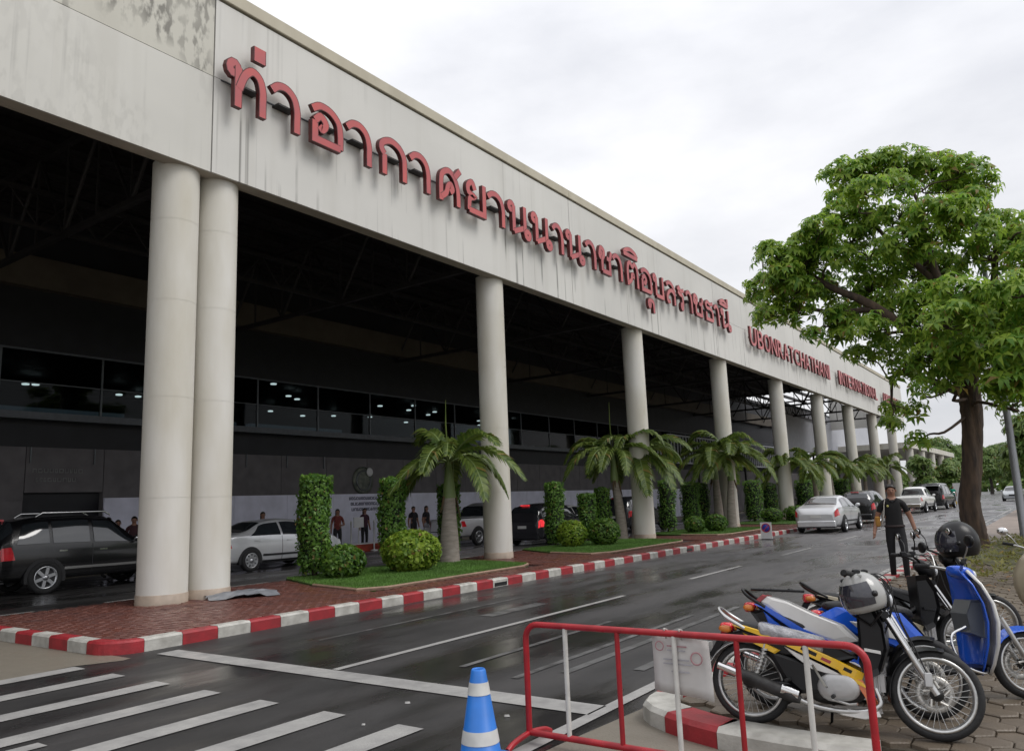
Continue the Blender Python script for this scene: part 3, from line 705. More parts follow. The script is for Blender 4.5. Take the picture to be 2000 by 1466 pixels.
for (g_, a, b) in TH:
    mb = MB()
    for k, (pts, cl) in enumerate(GL[g_]):
        q = [(a + (b - a) * u - 8.4, z * 1.0) for u, z in pts]
        ribbon(mb, q, .185 if g_ not in ('mark',) else .30, BX, BX + .11, cl, k=k)
    o = mb.build('letter', [M['letter_red'], M['letter_dark']], sign_t, fix=True)
    if g_ not in ('mark', 'i', 'u', 'ii'):
        mb = MB()                            # stand-off brackets
        mb.box((0, a + (b - a) * .3 - 8.4, .52), (BX + .03, a + (b - a) * .85 - 8.4, .56))
        mb.build('bracket', M['dark_steel'], o)
mb = MB(); mb.box((.005, 0, .575), (.03, 28.2, .60)); mb.build('cable_tray', M['ledge'], sign_t)

sign_e = empty('english_sign', (XF, 39.5, 9.35), label='red raised English capital lettering on the white fascia', cat='sign')
def font_letter(ch, y0, y1, z1, depth, parent, mats, name='letter', bold=.008):
    cu = bpy.data.curves.new('t', 'FONT'); cu.body = ch; cu.size = 1; cu.extrude = .5; cu.offset = bold; cu.resolution_u = 4
    ob = bpy.data.objects.new('t', cu); COL.objects.link(ob); dg = bpy.context.evaluated_depsgraph_get()
    me = bpy.data.meshes.new_from_object(ob.evaluated_get(dg)); bpy.data.objects.remove(ob); bpy.data.curves.remove(cu)
    co_ = np.array([v.co[:] for v in me.vertices]); lo, hi = co_.min(0), co_.max(0)
    for v in me.vertices:
        u = (v.co.x - lo[0]) / (hi[0] - lo[0]); w = (v.co.y - lo[1]) / (hi[1] - lo[1]); d = (v.co.z - lo[2]) / (hi[2] - lo[2])
        v.co = (depth[0] + (depth[1] - depth[0]) * d, y0 + (y1 - y0) * u, w * z1)
    me.materials.clear()
    for m in mats: me.materials.append(m)
    for p in me.polygons: p.material_index = 0 if abs(p.normal.x) > .9 and p.center.x > (depth[0] + depth[1]) / 2 else len(mats) - 1
    me.update(); return link_mesh(name, me, parent)
WID = {'I': .42, 'T': .85, 'L': .8}
for word, ya, yb in (('UBONRATCHATHANI', 39.6, 56.6), ('INTERNATIONAL', 59.4, 73.6), ('AIRPORT', 76.4, 84.6)):
    ws = [WID.get(c, 1.) for c in word]; un = (yb - ya) / (sum(ws) + .22 * (len(word) - 1)); y = ya
    for c, w in zip(word, ws):
        font_letter(c, y - 39.5, y + w * un - 39.5, 1.02, (.18, .29), sign_e, [M['letter_red'], M['letter_dark']])
        mb = MB(); mb.box((0, y + w * un * .5 - 39.52, .5), (.18, y + w * un * .5 - 39.48, .55)); mb.build('bracket', M['dark_steel'], sign_e)
        y += (w + .22) * un
# ================================================================== VEGETATION
def leaf_mat(name, c1, c2, tr=.35, rough=.45, scale=3.):
    m = bpy.data.materials.new(name); m.use_nodes = True; t = m.node_tree; N = t.nodes; l = t.links.new; b = N['Principled BSDF']; out = N['Material Output']
    b.inputs['Roughness'].default_value = rough; b.inputs['Specular IOR Level'].default_value = .35
    tc = N.new('ShaderNodeTexCoord'); no = N.new('ShaderNodeTexNoise'); no.inputs['Scale'].default_value = scale; no.inputs['Detail'].default_value = 3
    oi = N.new('ShaderNodeNewGeometry'); mx = N.new('ShaderNodeMix'); mx.data_type = 'RGBA'; mx.inputs[6].default_value = (*c1, 1); mx.inputs[7].default_value = (*c2, 1)
    ad = N.new('ShaderNodeMath'); ad.operation = 'MULTIPLY_ADD'; ad.inputs[1].default_value = .55; mr = N.new('ShaderNodeMapRange'); mr.inputs[1].default_value = .5; mr.inputs[2].default_value = .95
    l(tc.outputs['Object'], no.inputs['Vector']); l(oi.outputs['Random Per Island'], ad.inputs[0]); l(no.outputs[0], ad.inputs[2]); l(ad.outputs[0], mr.inputs[0]); l(mr.outputs[0], mx.inputs[0])
    gt = N.new('ShaderNodeMath'); gt.operation = 'GREATER_THAN'; gt.inputs[1].default_value = .975; l(oi.outputs['Random Per Island'], gt.inputs[0])
    my = N.new('ShaderNodeMix'); my.data_type = 'RGBA'; my.inputs[7].default_value = (.24, .17, .05, 1); l(gt.outputs[0], my.inputs[0]); l(mx.outputs[2], my.inputs[6]); mx = my; l(mx.outputs[2], b.inputs['Base Color'])
    tl = N.new('ShaderNodeBsdfTranslucent'); hs = N.new('ShaderNodeHueSaturation'); hs.inputs['Value'].default_value = 1.3; l(mx.outputs[2], hs.inputs['Color']); l(hs.outputs[0], tl.inputs[0])
    ms = N.new('ShaderNodeMixShader'); ms.inputs[0].default_value = tr; l(b.outputs[0], ms.inputs[1]); l(tl.outputs[0], ms.inputs[2]); l(ms.outputs[0], out.inputs[0])
    return m
M['leaf_tree'] = leaf_mat('tree_leaf', (.10, .22, .028), (.28, .39, .05), .5)
M['leaf_far'] = leaf_mat('far_leaf', (.07, .14, .03), (.17, .24, .06), .35, scale=.8)
M['leaf_hedge'] = leaf_mat('hedge_leaf', (.06, .15, .024), (.14, .26, .04), .38)
M['leaf_gold'] = leaf_mat('gold_leaf', (.09, .18, .016), (.26, .36, .04), .4)
M['leaf_ball'] = leaf_mat('ball_leaf', (.035, .10, .014), (.11, .20, .025), .35)
M['leaf_palm'] = leaf_mat('palm_leaf', (.06, .105, .02), (.15, .20, .04), .35)
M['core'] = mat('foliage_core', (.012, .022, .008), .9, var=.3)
M['bark'] = mat('bark', (.030, .022, .019), .85, var=.3, scale=9, bump=1.0, bscale=22, stretch=(1, 1, .22), col2=(.105, .068, .045), detail=8)
M['bark_far'] = mat('bark_far', (.05, .042, .035), .9)
M['palm_trunk'] = mat('palm_trunk', (.34, .30, .26), .8, var=.15, scale=4, bump=.3, bscale=12, stretch=(1, 1, 4), col2=(.22, .19, .16))
M['crownshaft'] = mat('crownshaft', (.20, .27, .10), .45, var=.15, scale=3, col2=(.14, .19, .06))
M['dead_frond'] = mat('dead_frond', (.13, .085, .05), .9, var=.25)

def leaves_mesh(name, m, pos, nrm, size, seed, aspect=.42, droop=.25, jitter=.5):
    """one leaf (two bent quads) per position, facing along nrm"""
    r = np.random.RandomState(seed); n = len(pos); pos = np.asarray(pos, float); nrm = np.asarray(nrm, float)
    nrm = nrm + r.normal(0, jitter, (n, 3)); nrm /= np.linalg.norm(nrm, axis=1)[:, None] + 1e-9
    t = r.normal(0, 1, (n, 3)); t -= nrm * (t * nrm).sum(1)[:, None]; t /= np.linalg.norm(t, axis=1)[:, None] + 1e-9
    b = np.cross(nrm, t); s = (np.asarray(size) * r.uniform(.5, 1.5, n))[:, None]; w = s * aspect * .5
    p0 = pos - t * s * .5; p1 = pos + nrm * s * .06; p2 = pos + t * s * .5 - nrm * s * droop
    V = np.stack([p0, p1 + b * w, p1 - b * w, p2], 1).reshape(-1, 3)
    F = np.arange(n)[:, None] * 4 + np.array([[0, 2, 1], [1, 2, 3]]).reshape(1, 6); F = F.reshape(-1, 3)
    return V, F
def np_mesh(name, V, F, m, parent=None):
    me = bpy.data.meshes.new(name); me.vertices.add(len(V)); me.vertices.foreach_set('co', np.asarray(V, np.float32).ravel())
    me.loops.add(F.size); me.loops.foreach_set('vertex_index', F.astype(np.int32).ravel()); k = F.shape[1]
    me.polygons.add(len(F)); me.polygons.foreach_set('loop_start', np.arange(len(F), dtype=np.int32) * k)
    me.materials.append(m); me.update(calc_edges=True); me.validate(); return link_mesh(name, me, parent)

def rosettes(centres, dirs, r, n_leaf=(6, 9), ln=(.16, .26), wd=.34, droop=.35):
    """palmate leaf whorls: leaflets radiating from each centre, tips drooping"""
    V = []; F = []
    for c, d in zip(centres, dirs):
        d = Vector(d).normalized(); a = d.orthogonal().normalized(); b = d.cross(a); k = r.randint(*n_leaf); a0 = r.uniform(0, 6.28); L_ = r.uniform(*ln)
        for i in range(k):
            w = a0 + 6.283 * i / k + r.uniform(-.2, .2); t = a * math.cos(w) + b * math.sin(w); s = t.cross(d)
            l_ = L_ * r.uniform(.75, 1.1); h = l_ * wd * .5; c_ = Vector(c); dr = droop * r.uniform(.5, 1.5)
            m_ = c_ + t * l_ * .55 + d * l_ * .10; e = c_ + t * l_ * .98 - d * l_ * dr
            k0 = len(V); V += [c_[:], (m_ + s * h)[:], (m_ - s * h)[:], e[:]]; F += [(k0, k0 + 2, k0 + 1), (k0 + 1, k0 + 2, k0 + 3)]
    return np.array(V), np.array(F)

def branch(mb, a, b, r0, r1, r, n=6, wob=.12, sides=8):
    a, b = Vector(a), Vector(b); L_ = (b - a).length; pts = []
    for i in range(n + 1):
        t = i / n; o = Vector((r.uniform(-1, 1), r.uniform(-1, 1), r.uniform(-.6, .6))) * wob * L_ * .3 * math.sin(math.pi * t)
        pts.append(a.lerp(b, t) + o)
    pts = cr(pts, 3); k = len(pts); mb.tube(pts, [r0 + (r1 - r0) * i / (k - 1) for i in range(k)], sides)
    return pts

# ---- the big roadside tree
CL = [(-4.04, 22.88, 10.56, 0.62), (-3.42, 23.3, 10.76, 0.66), (-2.64, 23.48, 10.72, 0.65), (-1.93, 24.0, 10.64, 0.65), (-1.17, 23.29, 10.06, 0.58), (-0.78, 23.93, 9.72, 0.39), (-3.23, 20.8, 9.24, 0.5), (-2.76, 22.33, 9.75, 0.52), (-1.63, 24.0, 9.94, 0.54), (-1.08, 22.97, 9.09, 0.46), (-4.42, 23.85, 10.35, 0.38), (-4.51, 21.1, 8.56, 0.52), (-4.2, 22.34, 9.28, 0.52), (-4.91, 21.56, 8.46, 0.54), (-4.05, 22.6, 8.63, 0.57), (-3.49, 22.71, 9.05, 0.51), (-5.56, 20.75, 7.99, 0.56), (-5.22, 21.46, 7.87, 0.65), (-4.46, 21.68, 7.9, 0.6), (-6.89, 23.91, 9.2, 0.28), (-6.66, 23.38, 7.9, 0.68), (-5.37, 21.26, 7.12, 0.64), (-5.21, 23.49, 7.56, 0.58), (-5.96, 21.19, 6.54, 0.49), (-6.84, 22.86, 6.84, 0.3), (-5.27, 21.14, 6.5, 0.4), (-5.4, 20.71, 7.37, 0.53), (-3.76, 23.75, 8.33, 0.68), (-2.65, 21.43, 7.78, 0.6), (-1.95, 21.45, 7.76, 0.61), (-2.81, 24.14, 7.68, 0.7), (-2.0, 23.75, 7.57, 0.68), (-1.06, 21.71, 7.89, 0.54), (-0.63, 24.07, 8.58, 0.59), (-0.85, 22.59, 7.39, 0.62), (-0.16, 23.07, 7.77, 0.56), (-1.39, 19.19, 5.79, 0.54), (-2.29, 20.96, 6.19, 0.61), (-3.3, 23.12, 6.59, 0.66), (-3.91, 24.08, 7.5, 0.65), (-4.48, 23.83, 7.02, 0.61), (-4.38, 21.75, 6.21, 0.47), (-2.68, 21.96, 8.78, 0.51), (-1.96, 21.28, 8.46, 0.49), (-1.29, 21.21, 8.33, 0.45), (-4.88, 20.93, 5.77, 0.26), (-4.43, 21.75, 5.76, 0.37), (-4.27, 22.81, 5.39, 0.36), (-3.48, 20.71, 5.64, 0.5), (-3.42, 23.07, 5.44, 0.52), (-2.99, 21.78, 4.66, 0.44), (-3.62, 23.56, 3.8, 0.34), (-3.56, 22.38, 3.29, 0.27), (-2.82, 21.81, 3.58, 0.23), (-2.41, 19.85, 3.87, 0.3), (-2.78, 20.9, 2.76, 0.27), (-2.38, 21.04, 5.51, 0.61), (-1.62, 18.75, 5.12, 0.59), (-1.25, 20.5, 5.48, 0.63), (-0.73, 20.73, 5.67, 0.63), (-0.27, 18.74, 5.54, 0.56), (-2.09, 20.59, 4.64, 0.59), (-1.48, 19.58, 4.54, 0.55), (-1.02, 20.09, 4.54, 0.61), (-0.5, 18.72, 4.38, 0.56), (-0.76, 18.81, 3.73, 0.47), (-0.49, 19.13, 3.46, 0.47), (-1.97, 20.99, 4.24, 0.43), (0.2, 21.39, 6.86, 0.63), (0.35, 20.51, 5.67, 0.65), (0.51, 20.93, 4.78, 0.66), (-0.05, 20.96, 4.05, 0.62), (-0.19, 19.53, 4.9, 0.58), (0.41, 21.94, 7.85, 0.52)]
def tree(name, base, trunk, limbs, clumps, label, seed, mleaf, ln=(.15, .33), dens=40, cat='tree', group=None, mbark='bark', nleaf=(6, 9)):
    r = random.Random(seed); root = empty(name, base, label=label, cat=cat, group=group); B = Vector(base)
    mb = MB(); tp = cr([Vector(p) - B for p, _ in trunk], 9); rr = [x for x in np.interp(np.linspace(0, len(trunk) - 1, len(tp)), range(len(trunk)), [q for _, q in trunk])]
    n = 22; vs = []; fs = []
    for i, p in enumerate(tp):
        for j in range(n):
            w = 6.283 * j / n; q = rr[i] * (1 + .09 * math.sin(3 * w + i * .25) + .06 * math.sin(7 * w + i * .6) + r.uniform(-.05, .05)); vs.append((p.x + q * math.cos(w), p.y + q * math.sin(w), p.z))
    for i in range(len(tp) - 1):
        for j in range(n): fs.append((i * n + j, i * n + (j + 1) % n, (i + 1) * n + (j + 1) % n, (i + 1) * n + j))
    mb.add(vs, fs, 0, True); mb.build('trunk', M[mbark], root)
    nodes = [(tp[-1], rr[-1] * .8)] + [(p, rr[i] * .7) for i, p in enumerate(tp) if i > len(tp) * .75]
    for lb in limbs:
        mb = MB(); P = cr([Vector(p) - B for p, _ in lb], 4); q = np.interp(np.linspace(0, len(lb) - 1, len(P)), range(len(lb)), [x for _, x in lb])
        mb.tube(P, list(q), 9); mb.build('limb', M[mbark], root); nodes += [(p, float(x)) for p, x in list(zip(P, q))[3:]]
    mb = MB(); C = []; D = []
    for (x, y, z, s) in clumps:
        c = Vector((x, y, z)) - B; s *= 1.12
        nb = min(nodes, key=lambda t: (t[0] - c).length + max(0, t[0].z - c.z) * .5)
        p = branch(mb, nb[0], c - Vector((0, 0, s * .2)), min(nb[1] * .6, .05), .016, r, 4, .5, 6)
        k = int(dens * (s / .5) ** 2)
        for t in range(k):
            d = Vector((r.gauss(0, 1), r.gauss(0, 1), r.gauss(.35, .8))).normalized(); q = s * r.uniform(.55, 1.05)
            pos = c + Vector((d.x * q, d.y * q, d.z * q * .72)); C.append(pos); D.append(Vector((d.x * .7, d.y * .7, d.z * .5 + .75)) + Vector((r.uniform(-.4, .4), r.uniform(-.4, .4), 0)))
            if t % 5 == 0: mb.tube([c - Vector((0, 0, s * .2)), c.lerp(pos, .5), pos], [.012, .009, .005], 4, caps=False)
    mb.build('branches', M[mbark], root)
    V, F = rosettes(C, D, r, nleaf, ln); cw_ = np_mesh('crown', V, F, M[mleaf], root); cw_['kind'] = 'stuff'; return root
tree('roadside_tree', (-1.95, 22.3, .1), [((-1.95, 22.3, .05), .31), ((-1.93, 22.3, .35), .25), ((-1.95, 22.3, 1.2), .23), ((-1.78, 22.3, 2.4), .225), ((-1.66, 22.3, 3.6), .235), ((-1.62, 22.3, 4.3), .23)],
     [[((-1.65, 22.3, 4.0), .2), ((-2.5, 22.2, 5.3), .15), ((-3.6, 22.1, 6.5), .12), ((-4.6, 21.9, 7.2), .085), ((-5.4, 21.8, 8.0), .045)],
      [((-1.6, 22.3, 4.1), .2), ((-1.9, 22.5, 6.2), .14), ((-2.2, 22.7, 8.0), .09), ((-2.3, 22.9, 9.4), .05), ((-2.7, 23, 10.2), .03)],
      [((-2.1, 22.6, 7.0), .09), ((-3.0, 22.5, 8.2), .06), ((-3.6, 22.5, 9.3), .035)],
      [((-1.62, 22.2, 4.1), .17), ((-1.2, 21.4, 5.0), .12), ((-.6, 20.7, 5.8), .08), ((.2, 20.6, 6.4), .05)],
      [((-1.75, 22.2, 3.9), .13), ((-2.6, 22.2, 4.4), .08), ((-3.3, 22.4, 4.6), .05), ((-3.5, 22.6, 3.9), .03)],
      [((-1.6, 22.4, 4.3), .15), ((-.9, 22.8, 6.4), .10), ((-.6, 23, 8.2), .05)],
      [((-3.6, 22.1, 6.4), .09), ((-4.8, 22.4, 6.6), .06), ((-6.3, 22.9, 7.3), .035)]],
     CL, 'tall spreading tree with whorled green leaves beside the road', 11, 'leaf_tree')

# ---- background trees
def simple_tree(name, x, y, h, rad, label, seed, group, trunk_r=.2, mleaf='leaf_far', nclump=22, ln=(.28, .5), dens=16, zc=.62):
    r = random.Random(seed); cl = []
    for k in range(nclump):
        d = Vector((r.gauss(0, 1), r.gauss(0, 1), r.gauss(0, 1))).normalized() * r.uniform(.45, 1)
        cl.append((x + d.x * rad * .8, y + d.y * rad * .8, h * zc + d.z * h * (1 - zc) * .85, rad * r.uniform(.28, .42)))
    tr = [((x, y, 0), trunk_r * 1.3), ((x + .1, y, h * .2), trunk_r), ((x, y + .1, h * .45), trunk_r * .8)]
    lim = []
    for k in range(4):
        a = k * 1.6 + r.uniform(-.3, .3); lim.append([((x, y + .1, h * .42), trunk_r * .6), ((x + math.cos(a) * rad * .3, y + math.sin(a) * rad * .3, h * .6), trunk_r * .4), ((x + math.cos(a) * rad * .6, y + math.sin(a) * rad * .6, h * .78), trunk_r * .2)])
    return tree(name, (x, y, 0), tr, lim, cl, label, seed, mleaf, ln, dens, group=group, mbark='bark_far', nleaf=(5, 7))
BT = [(.6, 27.5, 8.6, 3.0, 'leafy tree right behind the grey lamp post'), (-1.2, 66, 7.0, 2.6, 'rounded tree on the verge past the white board'), (1.8, 48, 8, 3.4, 'broad tree on the verge beyond the lamp post'),
      (3.5, 85, 9.5, 4.2, 'tall dense tree far along the right verge'), (-.5, 125, 10, 4.8, 'distant tree closing the right side of the road'), (2.5, 165, 11, 5.5, 'hazy distant tree where the road vanishes'),
      (-11.5, 175, 9.5, 4.5, 'distant tree at the road bend beyond the portico'), (-16, 140, 8.0, 4.0, 'dark tree right past the end of the portico'), (-11, 104, 5.0, 1.5, 'young tree standing before the portico columns'), (-11.3, 86, 5.2, 1.3, 'slim light green tree before the canopy end'),
      (-18, 165, 11, 5.5, 'large dark tree behind the portico roof'), (-7, 215, 12, 7, 'far tree above the end of the road'), (7.5, 33, 8.5, 3.6, 'dense tree over the hidden motorcycle end of the pavement')]
for k, (x, y, h, rad, lab) in enumerate(BT):
    simple_tree('background_tree', x, y, h, rad, lab, 40 + k, 'trees beyond the parking and portico', trunk_r=.16 + .01 * h, ln=(.22, .36) if y < 60 else (.45, .8), dens=24 if y < 60 else 12, mleaf='leaf_tree' if y < 30 else 'leaf_far')

# ---- palms
def frond(L_, arch, droop, seed, nl=34, wl=.46):
    """pinnate frond along +X from origin"""
    r = random.Random(seed); V = []; F = []; P = []
    for i in range(13):
        t = i / 12; P.append(Vector((L_ * t * (1 - .12 * t * t * droop), 0, L_ * (arch * t - droop * t * t))))
    mb = MB(); mb.tube(P, [.022 * (1 - .8 * i / 12) + .003 for i in range(13)], 5, mi=1, caps=False)
    for i in range(nl):
        t = .12 + .88 * i / (nl - 1); f = t * 12; a = min(int(f), 11); p = P[a].lerp(P[a + 1], f - a); tg = (P[a + 1] - P[a]).normalized()
        l_ = wl * (math.sin(math.pi * min(1, .12 + t * .85)) ** .6) * r.uniform(.85, 1.1); w = .048
        up = Vector((-tg.z, 0, tg.x))
        for s in (-1, 1):
            d = (tg * .75 + Vector((0, s, 0)) * .8 + up * .22).normalized(); e1 = p + d * l_ * .55; e2 = p + d * l_ + Vector((0, 0, -l_ * r.uniform(.25, .55)))
            n_ = d.cross(up).normalized() if d.cross(up).length > 1e-4 else tg
            mb.add([p + tg * w * .5, p - tg * w * .5, e1 - tg * w, e1 + tg * w, e2], [(0, 1, 2, 3), (3, 2, 4)], 0)
    return mb.mesh('frond', [M['leaf_palm'], M['crownshaft']])
FR = [frond(1.75, .9, .95, 1), frond(1.8, .55, .95, 2), frond(1.7, .25, .85, 3), frond(1.7, 1.4, 1.2, 4)]
def palm(x, y, th, r0, r1, cs, sc, label, seed, lean=(0, 0), nf=11, spear=1.6, dead=True, group='palms on the lawn plots'):
    r = random.Random(seed); root = empty('palm_tree', (x, y, KZ), label=label, cat='palm tree', group=group)
    mb = MB(); n = 12; prof = []
    P = []; rr = []
    for i in range(n + 1):
        t = i / n; P.append((lean[0] * t * t, lean[1] * t * t, -.05 + (th + .05) * t)); rr.append((r0 * (1 - t) + r1 * t) * (1 + .06 * math.sin(t * 5)) * (1.0 if i % 2 else .985) + (.05 * r0 / .25 if i == 0 else 0))
    mb.tube(P, rr, 14); mb.build('trunk', M['palm_trunk'], root)
    c0 = Vector(P[-1]); mb = MB(); mb.tube([c0 - Vector((0, 0, .05)), c0 + Vector((0, 0, cs * .25)), c0 + Vector((0, 0, cs * .7)), c0 + Vector((lean[0] * .1, lean[1] * .1, cs))], [r1 * 1.08, r1 * .95, r1 * .6, r1 * .35], 12); mb.build('crownshaft', M['crownshaft'], root)
    top = c0 + Vector((lean[0] * .1, lean[1] * .1, cs * .95))
    a0 = r.uniform(0, 6.28)
    for k in range(nf):
        me = FR[(0, 1, 2, 1, 3)[k % 5]]; o = link_mesh('frond', me, root); s = sc * r.uniform(.85, 1.12)
        o.location = top; o.rotation_euler = (r.uniform(-.3, .3), r.uniform(-.25, .12), a0 + k * 2.4 + r.uniform(-.2, .2)); o.scale = (s, s, s)
    if spear:
        mb = MB(); mb.tube([top - Vector((0, 0, .2)), top + Vector((r.uniform(-.05, .05), r.uniform(-.12, .05), spear * .6)), top + Vector((r.uniform(-.1, .1), r.uniform(-.3, .1), spear))], [.03, .022, .006], 6); mb.build('spear_leaf', M['leaf_palm'], root)
    if dead:
        mb = MB()
        for k in range(4):
            a = r.uniform(0, 6.28); p = c0 + Vector((math.cos(a) * r1, math.sin(a) * r1, 0)); q = p + Vector((math.cos(a) * .12, math.sin(a) * .12, -r.uniform(.25, .6))); mb.tube([p, q], [.05, .015], 5, flat=.4)
        mb.build('dead_sheath', M['dead_frond'], root)
    return root
palm(-13.45, 16.0, 1.75, .27, .17, .95, 1.12, 'short palm with thick swollen pale trunk near a single column', 2, (-.05, .1), 15, 1.7)
palm(-13.9, 26.7, 2.2, .21, .15, 1.1, 1.2, 'slim palm with shaggy brown trunk, left of twin palms', 5, (-.15, -.1), 13, 2.0)
palm(-13.55, 27.3, 2.0, .24, .17, 1.2, 1.25, 'palm of a pair with smooth grey trunk against a column', 8, (.05, .3), 13, 1.3)
palm(-13.4, 35.6, 2.3, .22, .16, 1.1, 1.25, 'palm with banded pale trunk beside the fifth column', 12, (0, -.1), 13, 0)
palm(-12.6, 35.0, 2.2, .22, .15, 1.15, 1.25, 'palm with a pink tinged trunk in front of the fifth column', 15, (.05, .2), 13, .9)
for k, (x, y) in enumerate(((-13.2, 46.2), (-12.4, 49.6), (-13.3, 57.5), (-12.6, 61), (-13.2, 68), (-12.6, 75))):
    palm(x, y, 2.1 + .15 * (k % 3), .2, .14, 1.0, 1.3, ['leaning palm behind the small blue sign', 'palm behind the parked silver sedan', 'palm with bare trunk behind the black hatchback', 'palm between black hatchback and far columns', 'palm before the ninth column', 'palm nearest the portico'][k], 20 + k, (r2.uniform(-.2, .2), r2.uniform(-.2, .2)), 12, 0, dead=False)

# ---- clipped shrubs
def shrub_leaves(surface, n, size, m, name, parent, seed, jitter=.55):
    r = random.Random(seed); P = []; Nn = []
    for k in range(n):
        p, nn = surface(r); P.append(p); Nn.append(nn)
    V, F = leaves_mesh(name, m, P, Nn, np.full(n, size), seed, aspect=.55, droop=.2, jitter=jitter); return np_mesh(name, V, F, m, parent)
def column_shrub(x, y, h, w, label, seed, n=2600, size=.085, tall=True, mt='leaf_hedge'):
    root = empty('column_shrub', (x, y, KZ), label=label, cat='shrub', group='clipped column shrubs'); r = random.Random(seed)
    mb = MB(); mb.tube([(0, 0, -.02), (.02, .01, .3), (0, 0, .6)], [.07, .06, .05], 7); mb.build('stem', M['bark'], root)
    ph = [r.uniform(0, 6.28) for _ in range(4)]
    def rad(t, a): return w / 2 * (1 + .07 * math.sin(3 * a + 5 * t + ph[0]) + .06 * math.sin(9 * t + ph[1] + a)) * (.78 if t < .08 else 1) * (math.sqrt(max(0, 1 - ((t - .93) / .075) ** 2)) if t > .93 else 1)
    mb = MB(); rings = []
    for i in range(10):
        t = .05 + .93 * i / 9; rings.append([(rad(min(t, .97), 6.283 * j / 12) * .84 * math.cos(6.283 * j / 12), rad(min(t, .97), 6.283 * j / 12) * .84 * math.sin(6.283 * j / 12), .12 + (h - .16) * t * .97) for j in range(12)])
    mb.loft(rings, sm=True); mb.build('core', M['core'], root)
    def surf(r):
        if r.random() < .1:
            a = r.uniform(0, 6.28); q = w / 2 * math.sqrt(r.random()) * .92; return (q * math.cos(a), q * math.sin(a), h - .16 * (q / (w / 2)) ** 2 + r.uniform(-.03, .06)), (math.cos(a) * .3, math.sin(a) * .3, 1)
        t = r.random(); a = r.uniform(0, 6.28); q = rad(t * .93, a) * (r.uniform(.86, 1.06) if r.random() > .06 else r.uniform(1.05, 1.2)); return (q * math.cos(a), q * math.sin(a), .12 + (h - .12) * t), (math.cos(a), math.sin(a), .35)
    fo_ = shrub_leaves(surf, n, size, M[mt], 'foliage', root, seed); fo_['kind'] = 'stuff'; return root
def ball_shrub(x, y, rx, h, label, seed, n=1500, size=.1, mt='leaf_ball'):
    root = empty('round_shrub', (x, y, KZ), label=label, cat='shrub', group='clipped round shrubs'); r = random.Random(seed)
    mb = MB(); mb.tube([(0, 0, -.02), (.0, .0, h * .4)], [.05, .04], 7); mb.build('stem', M['bark'], root)
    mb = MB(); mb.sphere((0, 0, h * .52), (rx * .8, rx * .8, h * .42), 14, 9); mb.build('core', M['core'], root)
    ph = r.uniform(0, 6.28)
    def surf(r):
        d = Vector((r.gauss(0, 1), r.gauss(0, 1), r.gauss(.15, 1))).normalized(); b = 1 + .08 * math.sin(4 * math.atan2(d.y, d.x) + ph) * (1 - abs(d.z)) + r.uniform(-.1, .05)
        return (d.x * rx * b, d.y * rx * b, h * .52 + d.z * h * .5 * b), (d.x, d.y, d.z + .4)
    fo_ = shrub_leaves(surf, n, size, M[mt], 'foliage', root, seed); fo_['kind'] = 'stuff'; return root
column_shrub(-14.1, 12.0, 2.3, .70, 'leafy column shrub standing by the rear of the silver sedan', 1, 4200)
column_shrub(-14.15, 14.6, 2.25, .66, 'dark column shrub behind the golden round bush', 2, 3600)
column_shrub(-14.2, 16.9, 2.1, .62, 'shaded column shrub behind the thick palm trunk', 3, 2400)
column_shrub(-14.3, 22.6, 2.15, .64, 'column shrub in front of the dark car with lit tail light', 4, 2600)
column_shrub(-14.4, 25.0, 1.75, .66, 'short shaded column shrub before the slim shaggy palm', 5, 2000)
column_shrub(-14.4, 26.2, 1.95, .6, 'shaded column shrub right behind the shaggy palm', 6, 1800)
column_shrub(-14.1, 31.4, 2.25, .75, 'column shrub with ragged thin foliage behind the fourth column', 7, 1500)
column_shrub(-14.1, 34.0, 2.15, .85, 'stout column shrub behind two small round bushes', 8, 2000)
column_shrub(-14.2, 35.6, 2.1, .7, 'dark column shrub tucked behind the fifth column palms', 9, 1400)
column_shrub(-14.0, 42.5, 2.25, .95, 'broad column shrub behind the small blue sign', 10, 1800)
column_shrub(-14.0, 45.5, 2.1, .9, 'dark broad shrub behind the leaning palm', 13, 1500)
column_shrub(-14.0, 53.0, 2.3, 1.2, 'dark bushy shrub behind the parked silver sedan', 11, 1500, .11)
column_shrub(-14.0, 63.0, 2.4, 1.4, 'dark bushy shrub behind the black hatchback', 12, 1500, .13)
ball_shrub(-13.1, 11.95, .50, .72, 'low round bush at the foot of the leafy column shrub', 21, 2200)
ball_shrub(-12.55, 13.55, .64, .95, 'large golden green round bush left of the thick palm', 22, 3600, .11, 'leaf_gold')
ball_shrub(-13.3, 22.0, .46, .86, 'round golden bush of a pair below the column shrub', 23, 1900, .1, 'leaf_gold')
ball_shrub(-12.55, 22.8, .52, .88, 'darker round bush of a pair near the shaggy palm', 24, 1900)
ball_shrub(-12.6, 30.6, .42, .68, 'small round bush in front of the stout column shrub', 25, 1100)
ball_shrub(-12.05, 31.6, .46, .72, 'small round bush left of the pink tinged palm', 26, 1100)
ball_shrub(-12.6, 41.0, .55, .75, 'small round bush left of the blue sign', 27, 900)
ball_shrub(-11.8, 42.8, .75, .8, 'low wide bush behind the blue sign', 28, 900, .12)
ball_shrub(-11.8, 44.6, .75, .8, 'low wide bush beside the parked silver sedan', 29, 900, .12)

